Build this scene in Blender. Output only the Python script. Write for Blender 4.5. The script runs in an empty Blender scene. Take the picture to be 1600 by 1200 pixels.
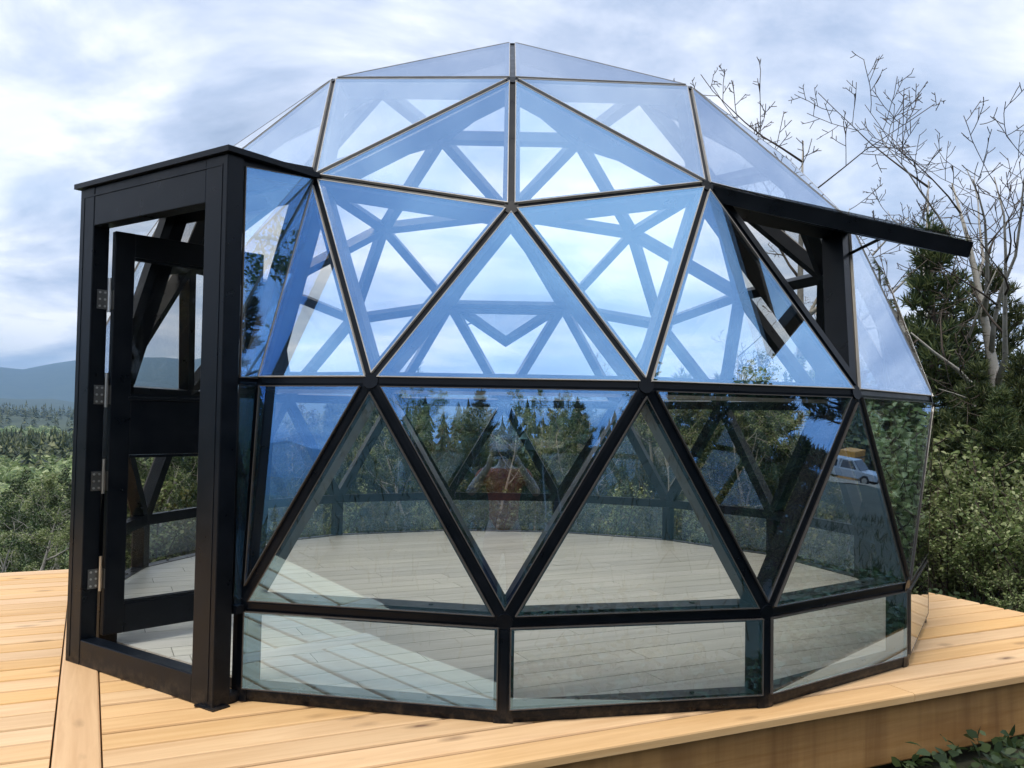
import bpy, math, random
import numpy as np
from mathutils import Vector, Matrix

sc = bpy.context.scene
COL = sc.collection
R_ = math.radians

# ------------------------------------------------------------------ camera
CAM = Vector((-0.0255, -6.7318, 1.3134))
YAW, PIT, ROL, FPX = 0.0105422, 0.0354294, 0.0165847, 1376.26
_f = Vector((math.sin(YAW) * math.cos(PIT), math.cos(YAW) * math.cos(PIT), math.sin(PIT)))
_r = Vector((math.cos(YAW), -math.sin(YAW), 0))
_u = _r.cross(_f)
RIGHT = _r * math.cos(ROL) + _u * math.sin(ROL)
UP = -_r * math.sin(ROL) + _u * math.cos(ROL)
FWD = _f
cam = bpy.data.cameras.new('camera')
cam.sensor_width = 36
cam.lens = 36 * FPX / 1600
cam.clip_start = 0.02
cam.clip_end = 40000
camo = bpy.data.objects.new('camera', cam)
COL.objects.link(camo)
camo.matrix_world = Matrix(((RIGHT.x, UP.x, -FWD.x, CAM.x), (RIGHT.y, UP.y, -FWD.y, CAM.y),
                            (RIGHT.z, UP.z, -FWD.z, CAM.z), (0, 0, 0, 1)))
sc.camera = camo

# ------------------------------------------------------------------ world, sun, exposure
SUN_AZ, SUN_EL = R_(-142), R_(70)          # azimuth measured from +Y towards +X
world = bpy.data.worlds.new('World')
sc.world = world
world.use_nodes = True
nt = world.node_tree
nt.nodes.clear()
def wn(t, **k):
    n = nt.nodes.new(t)
    for a, v in k.items():
        setattr(n, a, v)
    return n
def wl(a, b):
    nt.links.new(a, b)
def wmath(op, a, b=None, c=None):
    n = wn('ShaderNodeMath', operation=op)
    for i, v in enumerate((a, b, c)):
        if v is None:
            continue
        if hasattr(v, 'links'):
            wl(v, n.inputs[i])
        else:
            n.inputs[i].default_value = v
    return n.outputs[0]
out = wn('ShaderNodeOutputWorld')
sky = wn('ShaderNodeTexSky', sky_type='NISHITA')
sky.sun_disc = False
sky.sun_elevation = SUN_EL
sky.sun_rotation = SUN_AZ
sky.air_density = 1.0
sky.dust_density = 0.6
tc = wn('ShaderNodeTexCoord')
sep = wn('ShaderNodeSeparateXYZ')
wl(tc.outputs['Generated'], sep.inputs[0])
zc = wmath('MAXIMUM', sep.outputs[2], 0.0)
den = wmath('ADD', zc, 0.22)
cx = wmath('DIVIDE', sep.outputs[0], den)
cy = wmath('DIVIDE', sep.outputs[1], den)
comb = wn('ShaderNodeCombineXYZ')
wl(cx, comb.inputs[0]); wl(cy, comb.inputs[1])
comb.inputs[2].default_value = 3.7
def wnoise(scale, detail, rough, dist=0.0, loc=(0, 0, 0), sc3=(1, 1, 1)):
    mp = wn('ShaderNodeMapping')
    mp.inputs['Location'].default_value = loc
    mp.inputs['Scale'].default_value = sc3
    wl(comb.outputs[0], mp.inputs[0])
    n = wn('ShaderNodeTexNoise')
    n.inputs['Scale'].default_value = scale
    n.inputs['Detail'].default_value = detail
    n.inputs['Roughness'].default_value = rough
    n.inputs['Distortion'].default_value = dist
    wl(mp.outputs[0], n.inputs['Vector'])
    return n.outputs['Fac']
cov = wnoise(0.55, 9, 0.56, 0.5, (-7.31, -8.49, 0), (1, 1.25, 1))       # where the clouds are
shade = wnoise(0.85, 9, 0.58, 0.35, (6.04, -1.21, 1.0), (1.6, 1.9, 1))   # light and dark of the clouds
def wramp(fac, stops):
    n = wn('ShaderNodeValToRGB')
    el = n.color_ramp.elements
    while len(el) < len(stops):
        el.new(0.5)
    for e, (p, c) in zip(el, stops):
        e.position = p
        e.color = (*c, 1)
    wl(fac, n.inputs[0])
    return n.outputs[0]
covf = wramp(cov, [(0.30, (0.45, 0.45, 0.45)), (0.54, (1, 1, 1))])
ccol = wramp(shade, [(0.30, (0.28, 0.35, 0.48)), (0.42, (0.44, 0.51, 0.65)), (0.50, (0.64, 0.69, 0.80)), (0.61, (1.02, 1.01, 1.02))])
bg1 = wn('ShaderNodeBackground'); wl(sky.outputs[0], bg1.inputs[0]); bg1.inputs[1].default_value = 0.105
bg2 = wn('ShaderNodeBackground'); wl(ccol, bg2.inputs[0]); bg2.inputs[1].default_value = 0.84
mx = wn('ShaderNodeMixShader')
wl(covf, mx.inputs[0]); wl(bg1.outputs[0], mx.inputs[1]); wl(bg2.outputs[0], mx.inputs[2])
wl(mx.outputs[0], out.inputs[0])

sl = bpy.data.lights.new('sun', 'SUN')
sl.energy = 1.5
sl.angle = R_(22)
sl.color = (1.0, 0.93, 0.82)
so = bpy.data.objects.new('sun', sl)
COL.objects.link(so)
sdir = Vector((math.sin(SUN_AZ) * math.cos(SUN_EL), math.cos(SUN_AZ) * math.cos(SUN_EL), math.sin(SUN_EL)))
so.rotation_euler = sdir.to_track_quat('Z', 'Y').to_euler()
so.location = sdir * 60

sc.view_settings.view_transform = 'Standard'
sc.view_settings.look = 'None'
sc.view_settings.exposure = 0.85
sc.view_settings.gamma = 1.0
sc.view_settings.use_curve_mapping = False
sc.render.engine = 'CYCLES'
cy_ = sc.cycles
cy_.use_denoising = True
cy_.max_bounces = 12
cy_.diffuse_bounces = 3
cy_.glossy_bounces = 5
cy_.transmission_bounces = 4
cy_.transparent_max_bounces = 40
cy_.volume_bounces = 0
cy_.caustics_reflective = False
cy_.caustics_refractive = False
cy_.sample_clamp_indirect = 6

# ------------------------------------------------------------------ helpers
def at(px, py, dist):
    """world point seen at photo pixel (1600x1200) px,py at depth dist along the view axis"""
    return CAM + (FWD + RIGHT * ((px - 800) / FPX) - UP * ((py - 600) / FPX)) * dist

def tag(o, label=None, cat=None, group=None, kind=None):
    if label: o['label'] = label
    if cat: o['category'] = cat
    if group: o['group'] = group
    if kind: o['kind'] = kind
    return o

def empty(name, loc=(0, 0, 0), rz=0.0):
    e = bpy.data.objects.new(name, None)
    e.empty_display_size = 0.1
    COL.objects.link(e)
    e.location = loc
    e.rotation_euler[2] = rz
    return e

class MB:
    def __init__(s):
        s.v, s.f, s.m = [], [], []
    def poly(s, pts, faces, mi=0):
        b = len(s.v)
        s.v += [tuple(p) for p in pts]
        s.f += [tuple(b + i for i in f) for f in faces]
        s.m += [mi] * len(faces)
    def box(s, c, a, b, d, mi=0):
        """centre and three half-axis vectors"""
        c, a, b, d = Vector(c), Vector(a), Vector(b), Vector(d)
        p = [c - a - b - d, c + a - b - d, c + a + b - d, c - a + b - d, c - a - b + d, c + a - b + d, c + a + b + d, c - a + b + d]
        if a.cross(b).dot(d) < 0:
            p = p[4:] + p[:4]
        s.poly(p, [(3, 2, 1, 0), (4, 5, 6, 7), (0, 1, 5, 4), (1, 2, 6, 5), (2, 3, 7, 6), (3, 0, 4, 7)], mi)
    def abox(s, lo, hi, mi=0):
        c = [(l + h) / 2 for l, h in zip(lo, hi)]
        h = [(h - l) / 2 for l, h in zip(lo, hi)]
        s.box(c, (h[0], 0, 0), (0, h[1], 0), (0, 0, h[2]), mi)
    def loft(s, rings, cap=True, mi=0):
        n = len(rings[0])
        b = len(s.v)
        for r in rings:
            s.v += [tuple(p) for p in r]
        k = 0
        for i in range(len(rings) - 1):
            for j in range(n):
                a = b + i * n + j; c = b + i * n + (j + 1) % n
                s.f.append((a, c, c + n, a + n)); k += 1
        if cap:
            s.f.append(tuple(b + j for j in reversed(range(n))))
            s.f.append(tuple(b + (len(rings) - 1) * n + j for j in range(n))); k += 2
        s.m += [mi] * k
    def tube(s, pts, rad, n=6, mi=0, cap=True):
        pts = [Vector(p) for p in pts]
        rings = []
        ref = None
        for i, p in enumerate(pts):
            d = (pts[min(i + 1, len(pts) - 1)] - pts[max(i - 1, 0)]).normalized()
            if ref is None:
                ref = Vector((0, 0, 1)) if abs(d.z) < 0.8 else Vector((1, 0, 0))
            x = (ref - d * ref.dot(d)).normalized()
            ref = x
            y = d.cross(x)
            r = rad[i] if hasattr(rad, '__len__') else rad
            rings.append([p + (x * math.cos(2 * math.pi * j / n) + y * math.sin(2 * math.pi * j / n)) * r for j in range(n)])
        s.loft(rings, cap, mi)
    def cyl(s, a, b, r, n=16, mi=0):
        s.tube([a, b], [r, r], n, mi)
    def build(s, name, mats, parent=None, smooth=False, sub=False):
        me = bpy.data.meshes.new(name)
        me.from_pydata(s.v, [], s.f)
        mats = mats if isinstance(mats, (list, tuple)) else [mats]
        for m in mats:
            me.materials.append(m)
        if len(mats) > 1:
            me.polygons.foreach_set('material_index', s.m)
        if smooth:
            me.polygons.foreach_set('use_smooth', [True] * len(me.polygons))
        me.update()
        return link(name, me, parent)

def link(name, me, parent=None):
    o = bpy.data.objects.new(name, me)
    COL.objects.link(o)
    if parent is not None:
        o.parent = parent
        if parent.parent is None:                 # vertices are in world space, cancel the root's offset
            o.location = -Vector(parent.location)
    return o

def np_mesh(name, V, F, mat, smooth=False, mats=None, mi=None):
    V = np.asarray(V, np.float32).reshape(-1, 3)
    F = np.asarray(F, np.int32)
    k = F.shape[1]
    me = bpy.data.meshes.new(name)
    me.vertices.add(len(V)); me.vertices.foreach_set('co', V.ravel())
    me.loops.add(F.size); me.loops.foreach_set('vertex_index', F.ravel())
    me.polygons.add(len(F))
    me.polygons.foreach_set('loop_start', np.arange(0, F.size, k, dtype=np.int32))
    me.polygons.foreach_set('loop_total', np.full(len(F), k, np.int32))
    if smooth:
        me.polygons.foreach_set('use_smooth', np.ones(len(F), bool))
    for m in (mats or [mat]):
        me.materials.append(m)
    if mi is not None:
        me.polygons.foreach_set('material_index', np.asarray(mi, np.int32))
    me.update(calc_edges=True)
    return me

def copy_tree(o, loc, rz=0.0, s=1.0, label=None, group=None):
    c = o.copy(); COL.objects.link(c)
    c.location = loc; c.rotation_euler[2] = rz; c.scale = (s, s, s)
    if label: c['label'] = label
    if group: c['group'] = group
    for ch in list(o.children):
        d = ch.copy(); COL.objects.link(d); d.parent = c
    return c

# ------------------------------------------------------------------ materials
class NT:
    """small node helper"""
    def __init__(s, name):
        s.mat = bpy.data.materials.new(name)
        s.mat.use_nodes = True
        s.t = s.mat.node_tree
        s.b = s.t.nodes['Principled BSDF']
        s.out = s.t.nodes['Material Output']
    def n(s, t, **k):
        n = s.t.nodes.new(t)
        for a, v in k.items():
            setattr(n, a, v)
        return n
    def set(s, sock, v):
        if hasattr(v, 'links'):
            s.t.links.new(v, sock)
        elif isinstance(v, (tuple, list)) and len(v) == 3 and sock.type == 'RGBA':
            sock.default_value = (*v, 1)
        else:
            sock.default_value = v
    def p(s, **k):
        for a, v in k.items():
            s.set(s.b.inputs[a.replace('_', ' ')], v)
        return s
    def math(s, op, a, b=None, clamp=False):
        n = s.n('ShaderNodeMath', operation=op, use_clamp=clamp)
        s.set(n.inputs[0], a)
        if b is not None: s.set(n.inputs[1], b)
        return n.outputs[0]
    def coord(s, which='Object', scale=(1, 1, 1), loc=(0, 0, 0), rot=(0, 0, 0), rnd=0.0):
        if which == 'Position':
            c = s.n('ShaderNodeNewGeometry').outputs['Position']
        else:
            c = s.n('ShaderNodeTexCoord').outputs[which]
        if rnd:
            oi = s.n('ShaderNodeObjectInfo')
            m = s.math('MULTIPLY', oi.outputs['Random'], rnd)
            cb = s.n('ShaderNodeCombineXYZ')
            s.set(cb.inputs[0], m); s.set(cb.inputs[1], s.math('MULTIPLY', m, 3.7)); s.set(cb.inputs[2], s.math('MULTIPLY', m, 1.3))
            va = s.n('ShaderNodeVectorMath', operation='ADD')
            s.t.links.new(c, va.inputs[0]); s.t.links.new(cb.outputs[0], va.inputs[1])
            c = va.outputs[0]
        mp = s.n('ShaderNodeMapping')
        mp.inputs['Scale'].default_value = scale
        mp.inputs['Location'].default_value = loc
        mp.inputs['Rotation'].default_value = rot
        s.t.links.new(c, mp.inputs[0])
        return mp.outputs[0]
    def noise(s, vec, scale=5, detail=5, rough=0.55, dist=0.0):
        n = s.n('ShaderNodeTexNoise')
        s.t.links.new(vec, n.inputs['Vector'])
        n.inputs['Scale'].default_value = scale
        n.inputs['Detail'].default_value = detail
        n.inputs['Roughness'].default_value = rough
        n.inputs['Distortion'].default_value = dist
        return n.outputs['Fac']
    def vor(s, vec, scale, feature='F1'):
        n = s.n('ShaderNodeTexVoronoi', feature=feature)
        s.t.links.new(vec, n.inputs['Vector'])
        n.inputs['Scale'].default_value = scale
        return n
    def ramp(s, fac, stops):
        n = s.n('ShaderNodeValToRGB')
        el = n.color_ramp.elements
        while len(el) < len(stops):
            el.new(0.5)
        for e, (p, c) in zip(el, stops):
            e.position = p
            e.color = (*c, 1) if isinstance(c, (tuple, list)) else (c, c, c, 1)
        s.t.links.new(fac, n.inputs[0])
        return n.outputs[0]
    def mix(s, fac, a, b, blend='MIX'):
        n = s.n('ShaderNodeMix', data_type='RGBA', blend_type=blend)
        s.set(n.inputs[0], fac); s.set(n.inputs[6], a); s.set(n.inputs[7], b)
        return n.outputs[2]
    def bump(s, h, strength=0.3, dist=0.01):
        n = s.n('ShaderNodeBump')
        n.inputs['Strength'].default_value = strength
        n.inputs['Distance'].default_value = dist
        s.t.links.new(h, n.inputs['Height'])
        s.t.links.new(n.outputs[0], s.b.inputs['Normal'])
        return s

M = {}
def wood(name, light, mid, dark, knot, hue_var=0.25, rough=0.6, knot_amt=1.0):
    m = NT(name)
    g = m.noise(m.coord(scale=(1.3, 26, 26), rnd=40), 1.0, 6, 0.6, 0.6)
    g2 = m.noise(m.coord(scale=(0.5, 5, 5), rnd=40, loc=(3, 1, 0)), 1.6, 4, 0.55, 1.2)
    col = m.ramp(g, [(0.3, mid), (0.62, light)])
    col = m.mix(m.ramp(g2, [(0.42, 0.0), (0.72, 0.55)]), col, dark)
    kn = m.vor(m.coord(scale=(2.1, 5.2, 5.2), rnd=40, loc=(0.3, 0.4, 0.2)), 1.0)
    wob = m.noise(m.coord(scale=(14, 30, 30), rnd=40), 1.0, 3)
    kd = m.math('ADD', kn.outputs['Distance'], m.math('MULTIPLY', m.math('SUBTRACT', wob, 0.5), 0.10))
    pick = m.n('ShaderNodeSeparateColor'); m.t.links.new(kn.outputs['Color'], pick.inputs[0])
    kf = m.math('MULTIPLY', m.ramp(kd, [(0.035, 0.95 * knot_amt), (0.08, 0.5 * knot_amt), (0.19, 0.0)]), m.ramp(pick.outputs[0], [(0.34, 0.0), (0.40, 1.0)]))
    col = m.mix(kf, col, knot)
    oi = m.n('ShaderNodeObjectInfo')
    hv = m.n('ShaderNodeHueSaturation')
    m.set(hv.inputs['Value'], m.math('ADD', m.math('MULTIPLY', oi.outputs['Random'], hue_var), 1 - hue_var * 0.6))
    m.set(hv.inputs['Saturation'], m.math('ADD', m.math('MULTIPLY', m.math('FRACT', m.math('MULTIPLY', oi.outputs['Random'], 7.3)), 0.2), 0.88))
    m.t.links.new(col, hv.inputs['Color'])
    m.p(Base_Color=hv.outputs[0], Roughness=rough)
    m.bump(g, 0.25, 0.004)
    return m.mat
M['deck'] = wood('deck_wood', (0.79, 0.51, 0.245), (0.70, 0.425, 0.185), (0.58, 0.325, 0.125), (0.17, 0.08, 0.03), 0.15)
M['fascia'] = wood('fascia_wood', (0.54, 0.315, 0.135), (0.43, 0.23, 0.085), (0.29, 0.13, 0.042), (0.10, 0.045, 0.018), 0.12)  # same timber as the deck, shade of the front face put into darker colours
M['divider'] = wood('divider_wood', (0.74, 0.465, 0.22), (0.65, 0.385, 0.17), (0.53, 0.29, 0.115), (0.17, 0.08, 0.03), 0.0)
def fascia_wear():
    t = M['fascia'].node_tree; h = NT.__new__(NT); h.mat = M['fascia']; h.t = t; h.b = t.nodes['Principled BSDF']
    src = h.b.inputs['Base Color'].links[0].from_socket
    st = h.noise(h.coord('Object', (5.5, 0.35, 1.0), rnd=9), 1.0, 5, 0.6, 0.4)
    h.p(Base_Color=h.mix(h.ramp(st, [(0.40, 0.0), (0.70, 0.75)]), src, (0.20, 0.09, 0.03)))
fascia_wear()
M['floor'] = wood('floor_wood', (0.60, 0.605, 0.545), (0.51, 0.515, 0.46), (0.38, 0.385, 0.345), (0.25, 0.23, 0.19), 0.14, 0.38, 0.3)

def frame_mat():
    m = NT('black_steel')
    n = m.noise(m.coord('Position', (1, 1, 1)), 9, 5, 0.6)
    m.p(Base_Color=m.ramp(n, [(0.35, (0.0025, 0.0045, 0.008)), (0.7, (0.005, 0.0075, 0.012))]),
        Roughness=m.ramp(n, [(0.3, 0.26), (0.75, 0.42)]), Specular_IOR_Level=0.2)
    src = m.b.inputs['Base Color'].links[0].from_socket
    g = m.n('ShaderNodeNewGeometry'); sx = m.n('ShaderNodeSeparateXYZ'); m.t.links.new(g.outputs['Position'], sx.inputs[0])
    dust = m.math('MULTIPLY', m.ramp(sx.outputs[2], [(0.0, 0.35), (0.09, 0.0)]), m.ramp(m.noise(m.coord('Position'), 22, 5, 0.7), [(0.45, 0.0), (0.7, 1.0)]))
    m.p(Base_Color=m.mix(dust, src, (0.16, 0.12, 0.08)))
    d = m.noise(m.coord('Position'), 60, 3)
    m.bump(d, 0.05, 0.002)
    return m.mat
M['frame'] = frame_mat()
def plain(name, col, rough=0.5, metal=0.0, var=0.12, scale=12):
    m = NT(name)
    n = m.noise(m.coord('Position'), scale, 4)
    lo = tuple(c * (1 - var) for c in col); hi = tuple(min(1, c * (1 + var)) for c in col)
    m.p(Base_Color=m.ramp(n, [(0.3, lo), (0.7, hi)]), Roughness=rough, Metallic=metal)
    return m.mat
M['seal'] = plain('glazing_seal', (0.085, 0.08, 0.075), 0.18)
M['seal_sky_lit'] = plain('glazing_seal_sky_lit', (0.40, 0.385, 0.36), 0.22)  # lighter copy of the seal for upper panes, sky reflection put into its colour
M['steel'] = plain('hinge_steel', (0.62, 0.62, 0.60), 0.28, 1.0)
M['steel_dark'] = plain('hinge_leaf_steel', (0.20, 0.20, 0.20), 0.35, 1.0)
M['rubber'] = plain('black_rubber', (0.014, 0.014, 0.015), 0.7)

def glass_mat(name, r0, t0, inner):
    """inner: how much of the reflection is left when the coating is seen from behind, through the tinted glass"""
    m = NT(name)
    m.t.nodes.remove(m.b)
    lw = m.n('ShaderNodeLayerWeight'); lw.inputs['Blend'].default_value = 0.5
    f5 = m.math('POWER', lw.outputs['Facing'], 3.4)
    tcol = m.mix(f5, t0, (0.04, 0.04, 0.04))
    rcol = m.mix(f5, r0, (0.93, 0.94, 0.95))
    if inner < 1:
        g = m.n('ShaderNodeNewGeometry')
        rcol = m.mix(g.outputs['Backfacing'], rcol, m.mix(1.0, rcol, (inner, inner, inner), 'MULTIPLY'))
    tr = m.n('ShaderNodeBsdfTransparent'); m.set(tr.inputs[0], tcol)
    gl = m.n('ShaderNodeBsdfGlossy'); m.set(gl.inputs['Color'], rcol)
    d = m.noise(m.coord('Position', (1, 1, 0.6)), 7, 5, 0.6)      # dust and dried rain roughen the mirror a little
    m.set(gl.inputs['Roughness'], m.ramp(d, [(0.5, 0.0), (0.85, 0.025)]))
    wv = m.noise(m.coord('Position'), 1.7, 2, 0.4)
    bp = m.n('ShaderNodeBump'); bp.inputs['Strength'].default_value = 0.02; bp.inputs['Distance'].default_value = 0.03
    m.t.links.new(wv, bp.inputs['Height']); m.t.links.new(bp.outputs[0], gl.inputs['Normal'])
    mx = m.n('ShaderNodeAddShader')
    m.t.links.new(tr.outputs[0], mx.inputs[0]); m.t.links.new(gl.outputs[0], mx.inputs[1])
    if inner < 1:                                                 # thin film of dust and smears on the outer face
        sm = m.noise(m.coord('Position', (1, 1, 0.35)), 3.2, 7, 0.68, 0.8)
        df = m.n('ShaderNodeBsdfDiffuse'); m.set(df.inputs[0], m.ramp(sm, [(0.46, (0.0, 0.0, 0.0)), (0.80, (0.006, 0.006, 0.006))]))
        m2 = m.n('ShaderNodeAddShader'); m.t.links.new(mx.outputs[0], m2.inputs[0]); m.t.links.new(df.outputs[0], m2.inputs[1]); mx = m2
    m.t.links.new(mx.outputs[0], m.out.inputs[0])
    return m.mat
M['glass'] = glass_mat('coated_glass', (0.125, 0.275, 0.49), (0.84, 0.81, 0.76), 0.25)
M['glass_in'] = glass_mat('clear_glass_face', (0.03, 0.03, 0.03), (0.96, 0.965, 0.96), 1)

# ------------------------------------------------------------------ ground
def smooth(a, b, x):
    t = np.clip((x - a) / (b - a), 0, 1)
    return t * t * (3 - 2 * t)
def terrain(x, y):
    x = np.asarray(x, float); y = np.asarray(y, float)
    r = np.hypot(x, y)
    th = np.degrees(np.arctan2(x, y))                    # 0 = away from the camera, + = right
    valley = smooth(-150, -100, th) * (1 - smooth(35, 75, th))
    rightw = smooth(35, 75, th) * (1 - smooth(115, 150, th))
    d = np.maximum(r - 4.6, 0)
    drop = 0.36 * np.minimum(d, 14) + 0.24 * np.clip(d - 14, 0, 40) + 0.022 * np.clip(d - 54, 0, 420)
    z = -0.42 - valley * drop - rightw * (0.125 * np.minimum(d, 260))
    behind = 1 - smooth(-150, -100, th) * (1 - smooth(115, 150, th))
    z += behind * (0.16 * smooth(4, 6.5, r) + 0.012 * d * (d < 400) + 4.8 * (d >= 400))
    z += (0.05 * np.sin(x * 1.3 + y * 0.7) + 0.05 * np.sin(y * 1.9 - x * 0.6)) * smooth(4.5, 9, r)
    z += 2.5 * np.sin(x / 37 + 1) * np.sin(y / 43) * smooth(60, 250, r)
    # low wooded rises and blue hills far off
    z += 14 * smooth(700, 1300, r) * (0.6 + 0.4 * np.sin(th / 5.5 + 1.0)) * (1 - smooth(1500, 1900, r))
    h1 = 105 * (0.55 + 0.10 * np.sin(th / 0.9) + 0.28 * np.sin(th / 7.0 + 0.4) + 0.17 * np.sin(th / 2.9 + 1.3))
    z += h1 * smooth(2400, 3900, r) * (1 - 0.6 * smooth(4000, 5200, r))
    h2 = 400 * (0.82 + 0.17 * np.sin(th / 9.0 + 3.55) + 0.11 * np.sin(th / 3.7 + 0.6) + 0.075 * np.sin(th / 1.25 + 2.2) + 0.03 * np.sin(th / 0.5))
    z += h2 * smooth(4700, 7600, r)
    return z
def build_ground():
    rad = np.concatenate([np.linspace(0, 12, 16), np.geomspace(13, 9000, 110)])
    nseg = 240
    ang = np.linspace(0, 2 * np.pi, nseg, endpoint=False)
    RR, AA = np.meshgrid(rad, ang, indexing='ij')
    X, Y = RR * np.sin(AA), RR * np.cos(AA)
    global GMIN, GMAX
    Z = terrain(X, Y)
    GMIN, GMAX = float(Z.min()), float(Z.max())
    V = np.stack([X, Y, Z], -1).reshape(-1, 3)
    i, j = np.meshgrid(np.arange(len(rad) - 1), np.arange(nseg), indexing='ij')
    a = i * nseg + j; b = i * nseg + (j + 1) % nseg
    F = np.stack([a, a + nseg, b + nseg, b], -1).reshape(-1, 4)
    m = NT('ground_soil')
    n1 = m.noise(m.coord('Position'), 0.9, 8, 0.65)
    n2 = m.noise(m.coord('Position'), 0.012, 6, 0.6)
    near = m.ramp(n1, [(0.35, (0.022, 0.026, 0.012)), (0.55, (0.036, 0.038, 0.018)), (0.75, (0.055, 0.045, 0.026))])
    far = m.ramp(n2, [(0.35, (0.022, 0.04, 0.022)), (0.6, (0.045, 0.065, 0.03))])
    g = m.n('ShaderNodeNewGeometry')
    ln = m.n('ShaderNodeVectorMath', operation='LENGTH'); m.t.links.new(g.outputs['Position'], ln.inputs[0])
    m.p(Base_Color=m.mix(m.ramp(m.math('DIVIDE', ln.outputs['Value'], 200), [(0.2, 0.0), (0.6, 1.0)]), near, far), Roughness=0.95)
    m.bump(n1, 0.6, 0.08)
    o = link('ground', np_mesh('ground', V, F, m.mat, True))
    tag(o, kind='structure')
build_ground()

# ------------------------------------------------------------------ deck
DA = R_(25)
DU = Vector((math.cos(DA), math.sin(DA), 0)); DV = Vector((-math.sin(DA), math.cos(DA), 0))
def dp(u, v, z=0.0):
    return DU * u + DV * v + Vector((0, 0, z))
deck = empty('timber_deck', (0, 0, -0.42))
tag(deck, 'pale new timber deck of wide boards carrying the glass dome', 'deck')
_bm = {}
def board_mesh(length, width, thick, mat, name='deck_board'):
    k = (round(length, 3), round(width, 3), round(thick, 3), mat.name)
    if k not in _bm:
        b = MB(); c = 0.009
        w, t = width / 2, thick
        prof = [(-w, -t), (w, -t), (w, -c), (w - c * .3, -c * .3), (w - c, 0), (-w + c, 0), (-w + c * .3, -c * .3), (-w, -c)]
        b.loft([[(x, y, z) for y, z in prof] for x in (-length / 2, length / 2)])
        b.f = [tuple(reversed(f)) for f in b.f]
        me = bpy.data.meshes.new(name); me.from_pydata(b.v, [], b.f); me.materials.append(mat); me.update()
        _bm[k] = me
    return _bm[k]
def place_board(name, u, v, length, width, z=0.0, thick=0.038, mat=None, parent=deck, rot=0.0, tilt=0.0, side=0.0):
    o = bpy.data.objects.new(name, board_mesh(length, width, thick, mat or M['deck'], name))
    COL.objects.link(o)
    o.parent = parent
    o.location = dp(u, v, z) - Vector(parent.location)
    o.rotation_euler = (side, tilt, DA + rot)
    return o
rnd = random.Random(4)
PITCH, V0 = 0.187, -3.06
rows = 33
for i in range(rows):
    v = V0 + PITCH * (i + 0.5)
    if v > 3.06: break
    u0, u1 = -2.783, 3.03
    if v > 1.2:                                   # the far side of the deck follows the dome
        e = math.sqrt(max(0.3, 3.03 ** 2 - (v + 0.06) ** 2)); u0, u1 = max(u0, -e), min(u1, e)
    cuts = [u0, u1]
    if i % 2 == 0:
        if v < 1.2: cuts.insert(1, [0.78, -1.1, 1.7, 0.2, -0.6][(i // 2) % 5])
    for a, b in zip(cuts, cuts[1:]):
        place_board('deck_board', (a + b) / 2, v, b - a - 0.003, PITCH - 0.016 - rnd.random() * 0.004, rnd.uniform(-0.003, 0.002))
place_board('divider_board', -2.871, V0 + 2.49, 4.98, 0.168, 0.001, mat=M['divider'], rot=math.pi / 2)
for i in range(27):
    v = V0 + PITCH * (i + 0.5)
    place_board('deck_board', -2.962 - 1.9, v, 3.8, PITCH - 0.017 - rnd.random() * 0.004, rnd.uniform(-0.002, 0.002))
# fascia boards and framing below
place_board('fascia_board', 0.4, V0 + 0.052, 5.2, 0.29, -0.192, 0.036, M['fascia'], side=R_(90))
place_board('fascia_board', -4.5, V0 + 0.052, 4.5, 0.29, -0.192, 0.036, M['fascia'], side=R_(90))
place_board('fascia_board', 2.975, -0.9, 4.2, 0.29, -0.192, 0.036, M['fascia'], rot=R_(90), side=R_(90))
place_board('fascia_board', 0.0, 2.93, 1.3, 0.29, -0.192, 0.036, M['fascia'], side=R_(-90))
for u in np.arange(-6.2, 2.9, 0.6):
    top = 1.85 if u < -3 else min(2.85, math.sqrt(max(.5, 2.9 ** 2 - float(u) ** 2)))
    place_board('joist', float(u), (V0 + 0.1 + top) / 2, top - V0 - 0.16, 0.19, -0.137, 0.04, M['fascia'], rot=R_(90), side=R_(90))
for u in (-6.2, -4.4, -2.8, 0.0, 2.75):
    for v in (-2.8, 0.0, 1.75, 2.8):
        if (u < -3 and v > 2) or (v > 1 and abs(u) > 2 and u > -3): continue
        p = dp(u, v)
        g = float(terrain(p.x, p.y)) - 0.15
        b = MB(); b.box((p.x, p.y, (g - 0.05) / 2 - 0.02), DU * 0.06, DV * 0.06, (0, 0, abs(g + 0.06) / 2 + 0.04))
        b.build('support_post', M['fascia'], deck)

# ------------------------------------------------------------------ the glass dome
RD, ZO = 3.0, 0.9345
def azv(r, az, z):
    a = R_(az)
    return Vector((r * math.sin(a), -r * math.cos(a), z))
def ico3():
    s = lambda th, az: azv(math.sin(R_(th)), az, math.cos(R_(th)))
    ico = [Vector((0, 0, 1))] + [s(63.4349, 72 * i) for i in range(5)] + [s(116.5651, 36 + 72 * i) for i in range(5)] + [Vector((0, 0, -1))]
    V, key, F = [], {}, []
    def idx(p):
        p = p.normalized()
        k = (round(p.x, 3) + 0.0, round(p.y, 3) + 0.0, round(p.z, 3) + 0.0)
        if k not in key:
            key[k] = len(V); V.append(p)
        return key[k]
    for i in range(12):
        for j in range(i + 1, 12):
            for k in range(j + 1, 12):
                A, B, C = ico[i], ico[j], ico[k]
                if max((A - B).length, (B - C).length, (A - C).length) > 1.1: continue
                g = lambda a, b: idx(A * (3 - a - b) + B * a + C * b)
                for a in range(3):
                    for b in range(3 - a):
                        F.append([g(a, b), g(a + 1, b), g(a, b + 1)])
                        if a + b < 2: F.append([g(a + 1, b), g(a + 1, b + 1), g(a, b + 1)])
    return V, F
DVT, DF = ico3()
DF = [f for f in DF if all(DVT[i].z > -0.25 for i in f)]
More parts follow.
